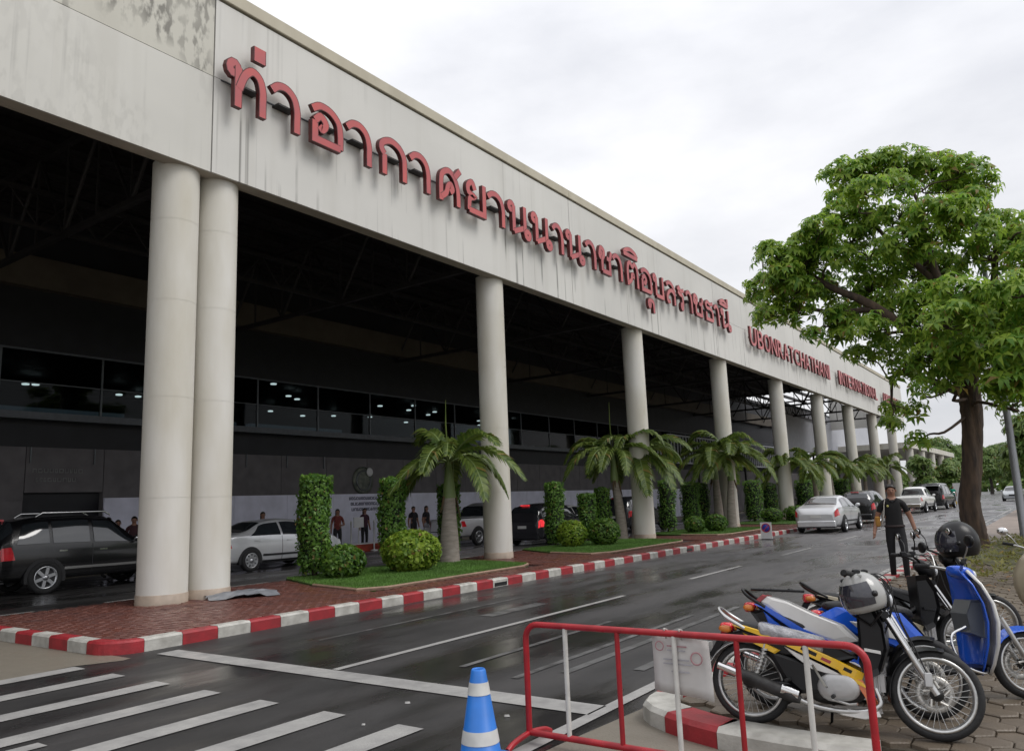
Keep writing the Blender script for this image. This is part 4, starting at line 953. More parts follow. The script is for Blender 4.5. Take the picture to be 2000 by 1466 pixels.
# ---- far wood that closes the view
rw = np.random.RandomState(8); n = 9000
px_ = rw.uniform(-90, 90, n); py_ = 262 + rw.normal(0, 5, n); hh = 6.5 + 1.8 * np.sin(px_ * .17) + 1.2 * np.sin(px_ * .43 + 1)
pz_ = np.abs(rw.uniform(0, 1, n)) ** .7 * hh
V, F = leaves_mesh('w', None, np.stack([px_, py_, pz_], 1), np.tile([0, -.6, .6], (n, 1)), np.full(n, 1.7), 4, aspect=.7, jitter=.7)
fw = np_mesh('far_wood', V, F, M['leaf_far']); tag(fw, 'distant green wood closing the end of the road', 'wood', kind='stuff')
# ================================================================== CARS
M['tyre'] = mat('tyre', (.014, .014, .015), .8, var=.2, scale=30)
M['alloy'] = mat('alloy', (.55, .56, .58), .3, metal=.9, var=.05)
M['car_glass'] = mat('car_glass', (.02, .024, .028), .04, var=.1, spec=.8, coat=.6)
M['tail_red'] = mat('tail_lens', (.60, .02, .03), .15, var=.1, coat=.6)
M['tail_lit'] = mat('tail_lens_lit', (.5, .02, .03), .2, emit=(1, .05, .06), estr=.7)
M['lens'] = mat('clear_lens', (.6, .62, .65), .12, var=.05, coat=.6)
M['plate'] = mat('number_plate', (.68, .68, .66), .5, var=.05)
M['trim'] = mat('dark_trim', (.018, .018, .02), .55, var=.1)
PAINT = {'black': ((.006, .006, .007), .22), 'silver': ((.64, .65, .67), .28), 'white': ((.72, .72, .70), .25), 'dark': ((.03, .03, .035), .2), 'grey': ((.40, .42, .44), .3)}
for k, (c, ro) in PAINT.items(): M['paint_' + k] = mat('paint_' + k, c, ro, metal=.35 if k in ('silver', 'grey') else 0, var=.04, scale=2, coat=.35 if k in ('black', 'dark') else .8)

ST = {  # y, zb, zs(belt), zt(top), w, wt
 'sedan': [(-2.30, .42, .70, .74, .66, .52), (-2.2, .27, .93, 1.0, .82, .70), (-1.75, .24, .99, 1.08, .87, .72), (-1.45, .22, .99, 1.14, .885, .68), (-.70, .2, .97, 1.43, .89, .57), (0, .2, .95, 1.48, .89, .59), (.55, .2, .93, 1.43, .89, .58), (1.25, .2, .92, 1.02, .885, .70), (1.75, .22, .86, .93, .86, .66), (2.15, .25, .70, .78, .79, .6), (2.3, .4, .58, .62, .62, .5)],
 'hatch': [(-2.02, .42, .75, .9, .66, .50), (-1.95, .27, .98, 1.25, .82, .60), (-1.75, .24, 1.0, 1.50, .87, .58), (-1.2, .22, 1.0, 1.60, .885, .61), (-.4, .2, .98, 1.63, .89, .62), (.3, .2, .96, 1.58, .89, .60), (1.05, .2, .95, 1.08, .885, .70), (1.6, .22, .90, .98, .86, .66), (1.95, .25, .74, .82, .79, .6), (2.08, .4, .6, .64, .62, .5)],
 'suv': [(-2.35, .50, .85, 1.0, .72, .55), (-2.28, .36, 1.08, 1.40, .86, .64), (-2.05, .34, 1.10, 1.68, .90, .62), (-1.4, .32, 1.10, 1.77, .915, .65), (-.5, .32, 1.08, 1.79, .92, .66), (.12, .32, 1.06, 1.74, .92, .65), (.90, .32, 1.05, 1.15, .915, .74), (1.75, .34, 1.02, 1.09, .90, .70), (2.2, .36, .88, .96, .84, .64), (2.36, .5, .70, .74, .70, .5)],
 'pickup': [(-2.60, .50, .85, 1.02, .74, .70), (-2.54, .40, 1.04, 1.12, .86, .80), (-1.5, .38, 1.05, 1.13, .89, .80), (-.78, .36, 1.05, 1.14, .895, .78), (-.62, .35, 1.05, 1.60, .90, .62), (-.1, .34, 1.04, 1.74, .90, .64), (.5, .34, 1.03, 1.72, .90, .63), (1.25, .34, 1.02, 1.14, .895, .74), (1.9, .36, .99, 1.06, .88, .70), (2.35, .40, .86, .94, .82, .62), (2.5, .52, .70, .74, .68, .5)],
 'van': [(-2.35, .42, .85, 1.2, .74, .60), (-2.28, .32, 1.05, 1.75, .86, .70), (-2.0, .3, 1.08, 1.93, .90, .72), (-1.0, .28, 1.08, 1.97, .92, .73), (.3, .28, 1.06, 1.95, .92, .72), (1.2, .28, 1.04, 1.55, .915, .70), (1.75, .3, 1.0, 1.15, .90, .70), (2.15, .34, .84, .92, .84, .62), (2.3, .5, .66, .7, .7, .5)]}
WIN = {  # side glass y-ranges at belt and at roof edge, list; rear screen y range; front screen y range
 'sedan': ([((-1.35, -.95), (-.28, -.28)), ((-.20, -.20), (1.05, .52))], (-1.55, -.85), (.66, 1.18)),
 'hatch': ([((-1.7, -1.55), (-.98, -.98)), ((-.90, -.90), (-.12, -.12)), ((-.04, -.04), (.92, .40))], (-1.935, -1.72), (.42, 1.0)),
 'suv': ([((-1.98, -1.80), (-1.28, -1.28)), ((-1.20, -1.20), (-.36, -.36)), ((-.26, -.26), (.80, .22))], (-2.27, -2.03), (.24, .84)),
 'pickup': ([((-.56, -.50), (-.02, -.02)), ((.06, .06), (1.12, .58))], (-.76, -.62), (.62, 1.18)),
 'van': ([((-1.9, -1.85), (-1.1, -1.1)), ((-1.0, -1.0), (-.1, -.1)), ((0, 0), (1.3, 1.05))], (-2.27, -2.05), (1.1, 1.65))}
WB = {'sedan': (-1.35, 1.38, .315), 'hatch': (-1.25, 1.28, .31), 'suv': (-1.36, 1.40, .375), 'pickup': (-1.5, 1.58, .36), 'van': (-1.35, 1.42, .33)}

def wheel_meshes(R, nsp):
    T_ = Matrix.Rotation(math.pi / 2, 4, 'Y')
    mb = MB(); mb.lathe([(R * .66, -.08), (R * .9, -.09), (R, -.06), (R, .06), (R * .9, .09), (R * .66, .08)], 28, M=T_, closed=True); tyre = mb.mesh('tyre', M['tyre'])
    mb = MB(); mb.lathe([(R * .68, -.085), (R * .68, .085), (R * .60, .075), (R * .58, -.03), (.02, -.03)], 24, M=T_, cap=False)
    for k in range(nsp):
        a = 6.283 * k / nsp; Mx = Matrix.Rotation(a, 4, 'X')
        mb.box((.02, -.035, .05), (.07, .035, R * .62), M=Mx)
    mb.lathe([(.07, .02), (.065, .085), (.0, .088)], 12, M=T_); rim = mb.mesh('rim', M['alloy'])
    mb = MB(); mb.lathe([(R * .57, .0), (0.01, .0)], 20, M=T_, cap=False); back = mb.mesh('brake_well', M['trim'])
    return tyre, rim, back
WM = {}
def car(kind, paint, loc, rz, label, group, lit=False, rack=False, nsp=6, hatch_open=False, glass=None):
    root = empty('car' if kind not in ('pickup', 'van') else ('pickup_truck' if kind == 'pickup' else 'van'), loc, rz, label, {'pickup': 'pickup', 'van': 'van'}.get(kind, 'car'), group)
    S = ST[kind]; ys = [s[0] for s in S]; P = M['paint_' + paint]
    dense = sorted(set(list(np.linspace(ys[0], ys[-1], 46)) + ys))
    def prm(y): 
        # smooth interpolation
        i = max(0, min(len(S) - 2, int(np.searchsorted(ys, y) - 1))); t = (y - ys[i]) / (ys[i + 1] - ys[i]); t = min(1, max(0, t)); t2 = t * t * (3 - 2 * t) * .5 + t * .5
        return [S[i][k] + (S[i + 1][k] - S[i][k]) * t2 for k in range(1, 6)]
    def half(y):
        zb, zs, zt, w, wt = prm(y); h = max(.02, zt - zs)
        cp = [(0, zb), (w * .80, zb), (w * .97, zb + (zs - zb) * .22), (w, zb + (zs - zb) * .62), (w * .965, zs), (w * .965 + (wt - w * .965) * .5 + .012, zs + h * .48), (wt, zt - h * .14), (wt * .72, zt - h * .02), (0, zt)]
        return cr(cp, 4)                       # 33 points, index 16 = belt, 24 = roof edge
    H = {y: half(y) for y in dense}
    rings = [[(p.x, y, p.y) for p in H[y]] + [(-p.x, y, p.y) for p in H[y][-2:0:-1]] for y in dense]
    mb = MB(); mb.loft(rings, sm=True); mb.build('body', P, root)
    def pt(y, u, off, sx):
        h = half(y); i = min(31, int(u)); p = h[i].lerp(h[i + 1], u - i); d = h[i + 1] - h[i]; n = Vector((d.y, -d.x)).normalized()
        e = .02; h2 = half(min(ys[-1], y + e)); q = h2[i].lerp(h2[i + 1], u - i); slope = (q - p).dot(n) / e
        nn = Vector((n.x, -slope, n.y)).normalized()
        return (sx * (p.x + nn.x * off), y + nn.y * off, p.y + nn.z * off)
    def patch(name, lo, hi, u0, u1, m, sx, off=.012, nu=5, ny=6, par=root):
        """lo,hi: (y at u0, y at u1)"""
        rows = []
        for a in range(nu + 1):
            f = a / nu; u = u0 + (u1 - u0) * f; ya = lo[0] + (lo[1] - lo[0]) * f; yb = hi[0] + (hi[1] - hi[0]) * f
            rows.append([pt(ya + (yb - ya) * c / ny, u, off, sx) for c in range(ny + 1)])
        b = MB(); b.loft(rows, closed=False, caps=False, sm=True); return b.build(name, m, par)
    G = M[glass] if glass else M['car_glass']
    wins, rear, front = WIN[kind]
    for sx in (1, -1):
        for lo, hi in wins: patch('side_window', lo, hi, 16.6, 23.2, G, sx)
        y = wins[-1][0][0] - .04
        patch('door_seam', (y - .008, y - .008), (y + .008, y + .008), 6, 16.2, M['trim'], sx, .004, 5, 1)
        for lo, hi in wins[-2:]:
            b = MB(); q = pt(lo[0] + .14, 14.2, .015, sx); b.box((q[0] - .012, q[1] - .02, q[2] - .015), (q[0] + .012, q[1] + .16, q[2] + .015)); b.build('door_handle', M['chrome'] if paint == 'black' else P, root)
        patch('sill_trim', (WB[kind][0] + .42, WB[kind][0] + .42), (WB[kind][1] - .42, WB[kind][1] - .42), 8.6, 9.4, M['chrome'] if rack else M['trim'], sx, .012, 1, 8)
        patch('side_skirt', (WB[kind][0] + .4, WB[kind][0] + .4), (WB[kind][1] - .4, WB[kind][1] - .4), 4.5, 6.5, M['trim'], sx, .006, 2, 8)
        b = MB(); q = pt(wins[-1][1][0] - .05, 17.2, .02, sx); b.sphere((q[0] + sx * .10, q[1], q[2] + .06), (.10, .06, .075), 10, 7); b.tube([(q[0] - sx * .02, q[1], q[2]), (q[0] + sx * .06, q[1], q[2] + .03)], .02, 6); b.build('wing_mirror', P if paint != 'black' else M['chrome'], root)
        zt_ = ys[0]
        tl = patch('tail_light', (ys[0] + .035, ys[0] + .05), (ys[0] + .34, ys[0] + .26), 12.0, 16.0 if kind != 'pickup' else 15.6, M['tail_lit'] if lit else M['tail_red'], sx, .012)
        patch('headlight', (ys[-1] - .46, ys[-1] - .5), (ys[-1] - .1, ys[-1] - .2), 12.6, 15.6, M['lens'], sx, .01)
        for wy in WB[kind][:2]:
            R = WB[kind][2]; w = prm(wy)[3]
            b = MB(); n = 20; arch = [((R + .075) * math.cos(math.pi * k / n * 1.16 - .25), (R + .075) * math.sin(math.pi * k / n * 1.16 - .25)) for k in range(n + 1)]
            b.prism([(wy + a, R + c) for a, c in arch], sx * (w - .14), sx * (w + .006), 'x'); b.build('wheel_arch', M['trim'], root)
            if (R, nsp) not in WM: WM[(R, nsp)] = wheel_meshes(R, nsp)
            ty, ri, bk = WM[(R, nsp)]
            o = link_mesh('wheel', bk, root); o.location = (sx * (w - .035), wy, R); o.rotation_euler = (rnd.uniform(0, 6), 0, 0) if sx > 0 else (rnd.uniform(0, 6), 0, math.pi)
            link_mesh('tyre', ty, o); link_mesh('rim', ri, o)
    for sx in (1, -1): patch('rear_window', (rear[0], rear[0]), (rear[1], rear[1]), 25.2 if kind in ('sedan', 'pickup') else 20.5, 32, G, sx, .012, 6, 8)
    for sx in (1, -1): patch('windscreen', (front[0], front[0]), (front[1], front[1]), 24.8, 32, G, sx, .012, 6, 8)
    zb, zs, zt, w, wt = prm(ys[0] + .1)
    b = MB(); b.box((-w * .9, ys[0] - .035, zb - .02), (w * .9, ys[0] + .2, zb + .22), bev=.03); b.build('rear_bumper', P if kind in ('sedan', 'hatch') else M['chrome'] if kind == 'pickup' else M['trim'], root)
    b = MB(); b.box((-w * .86, ys[0] - .02, zb - .06), (w * .86, ys[0] + .2, zb - .02)); b.build('bumper_valance', M['trim'], root)
    b = MB(); pz = zb + (.45 if kind != 'sedan' else .40); b.box((-.2, ys[0] - .02, pz - .06), (.2, ys[0] + .06, pz + .05)); b.build('number_plate', M['plate'], root)
    b = MB(); b.box((-w * .9, ys[-1] - .25, zb), (w * .9, ys[-1] + .02, zb + .2), bev=.03); b.build('front_bumper', P, root)
    b = MB(); b.box((-.3, ys[-1] - .1, zb + .24), (.3, ys[-1] + .012, zb + .40)); b.build('grille', M['trim'], root)
    if kind in ('hatch', 'suv', 'van'):
        b = MB(); b.box((-.18, ys[0] + .2, zt_top(S) - .10), (.18, ys[0] + .34, zt_top(S) - .06)); b.build('brake_light', M['tail_lit'] if lit else M['tail_red'], root)
    if rack:
        for sx in (1, -1):
            b = MB(); b.tube([(sx * .56, -1.5, 1.76), (sx * .56, -1.35, 1.85), (sx * .56, .1, 1.85), (sx * .56, .25, 1.76)], .022, 8); b.build('roof_rail', M['chrome'], root)
    if hatch_open:
        b = MB(); b.box((-.72, ys[0] - .75, 1.86), (.72, ys[0] + .15, 1.92), bev=.02); b.build('open_tailgate', P, root)
    return root
def zt_top(S): return max(s[3] for s in S) 
G1, G2 = 'cars waiting under the canopy', 'cars parked along the road kerb'
car('suv', 'black', (-20.35, 10.0, 0), 0, 'black off-roader with roof rails half hidden by the double columns', G1, rack=True)
car('sedan', 'silver', (-20.3, 15.55, 0), 0, 'silver sedan under the canopy behind the leafy column shrub', G1, nsp=9)
car('pickup', 'silver', (-21.0, 27.3, 0), 0, 'silver pickup behind the thick palm under the canopy', G1)
car('hatch', 'dark', (-17.6, 27.4, 0), 0, 'dark car with glowing tail lights under the canopy', G1, lit=True)
car('sedan', 'white', (-21.0, 34.0, 0), 0, 'white car beyond the column shrub under the canopy', G1)
car('suv', 'dark', (-18.2, 36.5, 0), 0, 'dark off-roader behind the shaggy palm under the canopy', G1)
car('sedan', 'silver', (-8.30, 34.95, 0), 0, 'silver sedan parked on the road past the blue sign', G2)
car('hatch', 'black', (-8.45, 43.0, 0), R_(-2), 'black hatchback with red lights parked before the white pickup', G2)
car('pickup', 'white', (-8.5, 60.0, 0), R_(-3), 'white pickup parked on the road beyond the walking man', G2)
car('van', 'black', (-8.2, 68.5, 0), R_(-4), 'dark van with raised tailgate beyond the white pickup', G2, hatch_open=True)
car('sedan', 'grey', (-4.4, 95, 0), math.pi, 'small grey car driving far down the road', None)
# ================================================================== PEOPLE
def skin_mat(): return mat('skin', (.26, .13, .085), .55, var=.08, scale=8)
M['skin'] = skin_mat(); M['hair'] = mat('hair', (.010, .008, .007), .5, var=.2)
M['eye'] = mat('eye', (.02, .015, .012), .3)
CLOTH = {}
def cloth(c):
    if c not in CLOTH: CLOTH[c] = mat('cloth', c, .85, var=.15, scale=12, bump=.2, bscale=40)
    return CLOTH[c]
def person(loc, rz, pose, shirt, trousers, label, shoes=(.02, .02, .02), H=1.68, group=None, hands=True, longhair=False, sleeve=.55, skirt=None):
    """pose: dict of joint offsets overriding a standing figure; faces -Y"""
    s = H / 1.70; root = empty('person', loc, rz, label, 'person', group)
    J = dict(pelvis=(0, 0, .93), waist=(0, 0, 1.06), chest=(0, -.01, 1.30), neck=(0, .0, 1.44), throat=(0, -.005, 1.50), headb=(0, -.012, 1.555), headm=(0, -.015, 1.62), headt=(0, .0, 1.675),
             shl=(.17, .0, 1.38), ell=(.23, .03, 1.12), wrl=(.25, -.03, .88), hal=(.25, -.05, .81), shr=(-.17, .0, 1.38), elr=(-.23, .03, 1.12), wrr=(-.25, -.03, .88), har=(-.25, -.05, .81),
             hil=(.09, 0, .90), knl=(.10, -.01, .50), anl=(.10, .02, .09), tol=(.11, -.15, .035), hir=(-.09, 0, .90), knr=(-.10, -.01, .50), anr=(-.10, .02, .09), tor=(-.11, -.15, .035))
    J.update(pose)
    Rr = dict(pelvis=(.155, .11), waist=(.145, .105), chest=(.165, .115), neck=(.085, .075), throat=(.055, .055), headb=(.068, .08), headm=(.078, .095), headt=(.055, .07), sh=(.062, .062), el=(.043, .043), wr=(.028, .032), ha=(.04, .024),
              hi=(.088, .092), kn=(.06, .062), an=(.045, .05), to=(.042, .035))
    names = list(J); idx = {n: i for i, n in enumerate(names)}
    E = [('pelvis', 'waist'), ('waist', 'chest'), ('chest', 'neck'), ('neck', 'throat'), ('throat', 'headb'), ('headb', 'headm'), ('headm', 'headt')]
    for q in 'lr': E += [('neck', 'sh' + q), ('sh' + q, 'el' + q), ('el' + q, 'wr' + q), ('wr' + q, 'ha' + q), ('pelvis', 'hi' + q), ('hi' + q, 'kn' + q), ('kn' + q, 'an' + q), ('an' + q, 'to' + q)]
    V = [Vector(J[n]) for n in names]; ED = [(idx[a], idx[b]) for a, b in E]
    RAD = [Rr[n] if n in Rr else Rr[n[:2]] for n in names]
    if hands:
        for q in 'lr':
            h = Vector(J['ha' + q]); d = (h - Vector(J['wr' + q])).normalized(); sd = Vector((0, -1, 0)) - d * Vector((0, -1, 0)).dot(d); sd.normalize(); pn = d.cross(sd) * (1 if q == 'l' else -1)
            for k in range(4):
                b0 = h + sd * (.028 - .019 * k); l_ = (.062, .07, .066, .052)[k]; m_ = b0 + d * l_ * .5 - pn * .006; e_ = m_ + d * l_ * .42 - pn * .022
                for p in (m_, e_): V.append(p); RAD.append((.0095, .0095) if p is m_ else (.0075, .0075))
                ED += [(idx['ha' + q], len(V) - 2), (len(V) - 2, len(V) - 1)]
            t1 = h - d * .02 + sd * .05; t2 = t1 + d * .035 + sd * .012
            V += [t1, t2]; RAD += [(.011, .011), (.008, .008)]; ED += [(idx['ha' + q], len(V) - 2), (len(V) - 2, len(V) - 1)]
    me = bpy.data.meshes.new('body'); me.from_pydata([tuple(v * s) for v in V], ED, []); ob = link_mesh('body', me)
    md = ob.modifiers.new('skin', 'SKIN'); md.use_smooth_shade = True
    for i, sv in enumerate(me.skin_vertices[0].data): sv.radius = (RAD[i][0] * s, RAD[i][1] * s); sv.use_root = (i == 0)
    sb = ob.modifiers.new('s', 'SUBSURF'); sb.levels = 2; sb.render_levels = 2
    dg = bpy.context.evaluated_depsgraph_get(); me2 = bpy.data.meshes.new_from_object(ob.evaluated_get(dg)); bpy.data.objects.remove(ob)
    for m in (M['skin'], cloth(shirt), cloth(trousers), cloth(shoes), M['hair']): me2.materials.append(m)
    segs = [(Vector(J[a]) * s, Vector(J[b]) * s, a, b) for a, b in E]
    for p in me2.polygons:
        c = p.center; best = None
        for a, b, na, nb in segs:
            d = b - a; t = max(0, min(1, (c - a).dot(d) / d.length_squared)); ds = (c - a - d * t).length
            if best is None or ds < best[0]: best = (ds, na, nb, t)
        _, na, nb, t = best; mi = 0
        if nb in ('waist', 'chest', 'neck') or nb[:2] == 'sh': mi = 1
        if na == 'neck' and nb == 'throat' and t < .1: mi = 1
        if na[:2] == 'sh' and t < sleeve: mi = 1
        if sleeve > 1 and nb[:2] == 'wr' and t < sleeve - 1: mi = 1
        if nb == 'waist' and t < .12: mi = 2
        if na == 'pelvis' and nb[:2] == 'hi' or na[:2] in ('hi', 'kn'): mi = 2
        if na[:2] == 'kn' and t > .93 or na[:2] == 'an': mi = 3
        if skirt and na[:2] == 'kn': mi = 0 if t < .93 else 3
        p.material_index = mi; p.use_smooth = True
    body = link_mesh('body', me2, root)
    hc = Vector(J['headm']) * s; hq = Vector((0, -1, 0))
    mb = MB(); rings = []                                           # hair cap with a fringe line
    for i in range(7):
        row = []
        for j in range(16):
            a = 6.283 * j / 16; back = .5 + .5 * math.sin(a); tt = (.02 + R_(52 + 68 * back ** .7) * i / 6)
            row.append((hc.x + .086 * s * math.sin(tt) * math.cos(a), hc.y + .006 + .104 * s * math.sin(tt) * math.sin(a), hc.z + .012 + .092 * s * math.cos(tt) + rnd.uniform(0, .006)))
        rings.append(row)
    mb.loft(rings, sm=True, caps=True)
    if longhair: mb.loft([[(hc.x + .08 * math.cos(a) * w_, hc.y + .03 + .07 * math.sin(a), hc.z + z_) for a in np.linspace(0, 6.283, 10)[:-1]] for z_, w_ in ((.05, 1), (-.1, 1.05), (-.28, .8))], sm=True)
    mb.build('hair', M['hair'], root)
    mb = MB(); mb.sphere((hc.x, hc.y - .098 * s, hc.z - .028 * s), (.013, .020, .022), 8, 6); mb.build('nose', M['skin'], root)
    for sx in (-1, 1):
        mb = MB(); mb.sphere((hc.x + sx * .032 * s, hc.y - .083 * s, hc.z + .002), (.012, .008, .007), 8, 5); mb.build('eye', M['eye'], root)
        mb = MB(); mb.sphere((hc.x + sx * .083 * s, hc.y + .008, hc.z - .015), (.010, .018, .030), 8, 6); mb.build('ear', M['skin'], root)
    mb = MB(); mb.sphere((hc.x, hc.y - .083 * s, hc.z - .062 * s), (.024, .008, .006), 8, 5); mb.build('mouth', M['letter_dark'], root)
    if skirt:
        mb = MB(); c = Vector(J['pelvis']) * s
        mb.loft([[(c.x + w_ * math.cos(a), c.y + w_ * .8 * math.sin(a), z_ * s) for a in np.linspace(0, 6.283, 15)[:-1]] for z_, w_ in ((1.0, .15), (.85, .19), (.6, .23), (.45, .25))], sm=True, caps=False); mb.build('skirt', cloth(skirt), root)
    return root
# the walking man with a cross-body strap
man = person((-2.52, 15.1, 0.0), R_(14), dict(ell=(.27, .05, 1.13), wrl=(.32, .0, .90), hal=(.33, -.03, .83), elr=(-.27, .05, 1.13), wrr=(-.335, -.05, .90), har=(-.345, -.09, .835),
             knl=(.10, -.16, .53), anl=(.10, -.10, .12), tol=(.11, -.27, .07), knr=(-.09, .04, .50), anr=(-.09, .20, .12), tor=(-.10, .05, .035)),
             (.004, .004, .005), (.005, .005, .007), 'man in black polo shirt and trousers walking along the road edge', shoes=(.10, .035, .03), H=1.69)
mb = MB(); path = cr([(-.13, .10, 1.42), (-.115, -.06, 1.44), (-.14, -.125, 1.36), (-.16, -.145, 1.20), (-.195, -.12, 1.05), (-.21, .0, .98), (-.19, .10, 1.05), (-.15, .13, 1.25), (-.13, .10, 1.42)], 5)
mb.tube(path, .017, 6, flat=.35); mb.build('bag_strap', cloth((.42, .40, .36)), man)
mb = MB(); mb.box((-.30, -.06, .98), (-.22, .12, 1.16), bev=.02); mb.build('sling_bag', cloth((.40, .20, .04)), man)
mb = MB(); mb.lathe([(.02, 0), (.018, .004), (.0, .005)], 10, M=Matrix.Translation((-.085, -.122, 1.335)) @ Matrix.Rotation(math.pi / 2, 4, 'X')); mb.build('shirt_badge', cloth((.40, .38, .12)), man)
mb = MB(); mb.tube([(.07, -.095, 1.45), (0, -.10, 1.40), (-.07, -.095, 1.45)], .012, 6); mb.build('collar', cloth((.012, .012, .014)), man)
mb = MB(); mb.tube([(.16 * math.cos(a), .118 * math.sin(a), .985) for a in np.linspace(0, 6.283, 18)], .018, 6, flat=.5); mb.build('belt', cloth((.03, .02, .02)), man)
GP_ = 'people under the canopy'
person((-22.7, 11.72, .0), R_(100), {}, (.015, .015, .02), (.02, .02, .025), 'person in dark clothes nearest the bonnet of the black off-roader', group=GP_, hands=False)
person((-22.9, 12.12, .0), R_(70), {}, (.012, .012, .018), (.02, .02, .025), 'person in black standing between two others beyond the off-roader', group=GP_, hands=False, H=1.6)
person((-22.55, 12.42, .0), R_(60), {}, (.05, .015, .02), (.02, .02, .025), 'person in dark maroon top beside the double columns', group=GP_, hands=False)
person((-22.7, 17.05, .0), R_(80), {}, (.012, .012, .02), (.015, .015, .02), 'person with long dark hair behind the silver sedan roof', group=GP_, hands=False, longhair=True)
person((-22.6, 20.35, .0), R_(60), dict(wrl=(.12, -.2, 1.1), hal=(.05, -.24, 1.12), ell=(.25, -.02, 1.12)), (.16, .03, .025), (.018, .018, .022), 'woman in dark red top walking behind the leafy column shrub', group=GP_, hands=False, longhair=True)
person((-23.0, 25.0, .0), R_(75), {}, (.012, .012, .015), (.02, .02, .02), 'person in black left of a pair by the white luggage', group=GP_, hands=False)
person((-22.8, 25.6, .0), R_(95), {}, (.014, .012, .016), (.30, .30, .33), 'person in black top and pale trousers by the white luggage', group=GP_, hands=False, longhair=True)
person((-23.8, 22.9, .0), R_(80), {}, (.05, .015, .03), (.018, .018, .022), 'person in plum top beside the small white stand sign', group=GP_, hands=False, longhair=True)
person((-8.15, 79.0, .0), R_(20), dict(elr=(-.32, -.05, 1.15), wrr=(-.42, -.16, .98), har=(-.45, -.2, .95)), (.0, .26, .17), (.015, .018, .025), 'person in bright green shirt standing on the far roadside', hands=False)
person((-7.75, 71.6, .0), R_(10), {}, (.012, .012, .014), (.015, .015, .018), 'person in black loading the dark van', hands=False)
# ================================================================== MOTORCYCLES
def plastic(n, c, r=.25): return mat(n, c, r, var=.06, scale=4, coat=.5)
M['mc_yellow'] = plastic('mc_yellow', (.72, .43, .012)); M['mc_white'] = plastic('mc_white', (.66, .65, .63)); M['mc_black'] = mat('mc_black', (.006, .006, .007), .32, var=.1, scale=6, spec=.35)
M['mc_blue'] = plastic('mc_blue', (.012, .10, .60)); M['mc_orange'] = plastic('mc_orange', (.62, .17, .06)); M['mc_red'] = plastic('mc_red', (.30, .012, .018)); M['mc_cream'] = plastic('mc_cream', (.40, .35, .25)); M['mc_grey'] = plastic('mc_grey', (.10, .11, .12), .45)
M['engine'] = mat('engine_alloy', (.46, .46, .46), .42, metal=.55, var=.05, scale=8); M['engine_dark'] = mat('engine_dark', (.035, .034, .034), .55, metal=.3, var=.3, scale=14)
M['seat'] = mat('seat_vinyl', (.016, .016, .018), .55, var=.2, scale=30, bump=.15); M['amber'] = mat('amber_lens', (.62, .18, .02), .2, var=.1, coat=.5)
M['wrap'] = mat('plastic_wrap', (.42, .42, .44), .16, var=.25, scale=14, bump=1.0, bscale=22, col2=(.16, .16, .175), coat=.4)
M['steel'] = mat('steel', (.55, .55, .54), .28, metal=.9, var=.1, scale=10); M['helmet_grey'] = plastic('helmet_grey', (.33, .33, .32), .3); M['visor'] = mat('visor', (.03, .03, .04), .08, var=.05, coat=.8)
M['disc'] = mat('brake_disc', (.62, .60, .56), .35, metal=.6, var=.08); M['mirror'] = mat('mirror_glass', (.9, .9, .9), .03, metal=1, var=.01)
RY = Matrix.Rotation(math.pi / 2, 4, 'X')          # lathe axis Z -> Y

_mesh = {}
def wheel_set(R, disc):
    k = (R, disc)
    if k in _mesh: return _mesh[k]
    tw = .038; mb = MB(); mb.lathe([(R - .034 + .034 * math.cos(a), tw * math.sin(a)) for a in np.linspace(0, 6.283, 13)[:-1]], 44, closed=True, M=RY)
    t = mb.mesh('tyre', M['rubber'])
    mb = MB(); q = R - .062; mb.lathe([(q + .014, -.036), (q + .014, .036), (q - .004, .036), (q - .012, .018), (q - .014, .0), (q - .012, -.018), (q - .004, -.036)], 44, closed=True, M=RY); r = mb.mesh('rim', M['steel'])
    mb = MB()
    for i in range(32):
        a = 6.283 * i / 32; s = 1 if i % 2 else -1; b = a + (.45 if (i // 2) % 2 else -.45)
        mb.tube([(.035 * math.cos(b), s * .032, .035 * math.sin(b)), ((q - .008) * math.cos(a), s * .004, (q - .008) * math.sin(a))], .0022, 4, caps=False)
    sp = mb.mesh('spokes', M['steel'])
    mb = MB(); mb.lathe([(.014, -.075), (.014, -.06), (.038, -.05), (.034, -.03), (.034, .03), (.042, .045), (.038, .06), (.014, .06), (.014, .075)], 18, M=RY); hb = mb.mesh('hub', M['engine_dark'])
    ds = None
    if disc:
        mb = MB(); mb.lathe([(.118, -.072), (.118, -.067), (.072, -.067), (.072, -.072)], 32, closed=True, M=RY)
        for i in range(5):
            a = 6.283 * i / 5; mb.tube([(.045 * math.cos(a), -.058, .045 * math.sin(a)), (.085 * math.cos(a + .4), -.06, .085 * math.sin(a + .4))], .009, 5)
        ds = mb.mesh('brake_disc', M['disc'])
    _mesh[k] = (t, r, sp, hb, ds); return _mesh[k]
def put_wheel(root, x, R, disc, Mf=None):
    t, r, sp, hb, ds = wheel_set(R, disc); o = link_mesh('wheel', hb, root); mt = Matrix.Translation((x, 0, R))
    o.matrix_local = (Mf @ mt) if Mf else mt
    link_mesh('tyre', t, o); link_mesh('rim', r, o); s = link_mesh('spokes', sp, o); s['kind'] = 'stuff'
    if ds: link_mesh('brake_disc', ds, o)
    return o
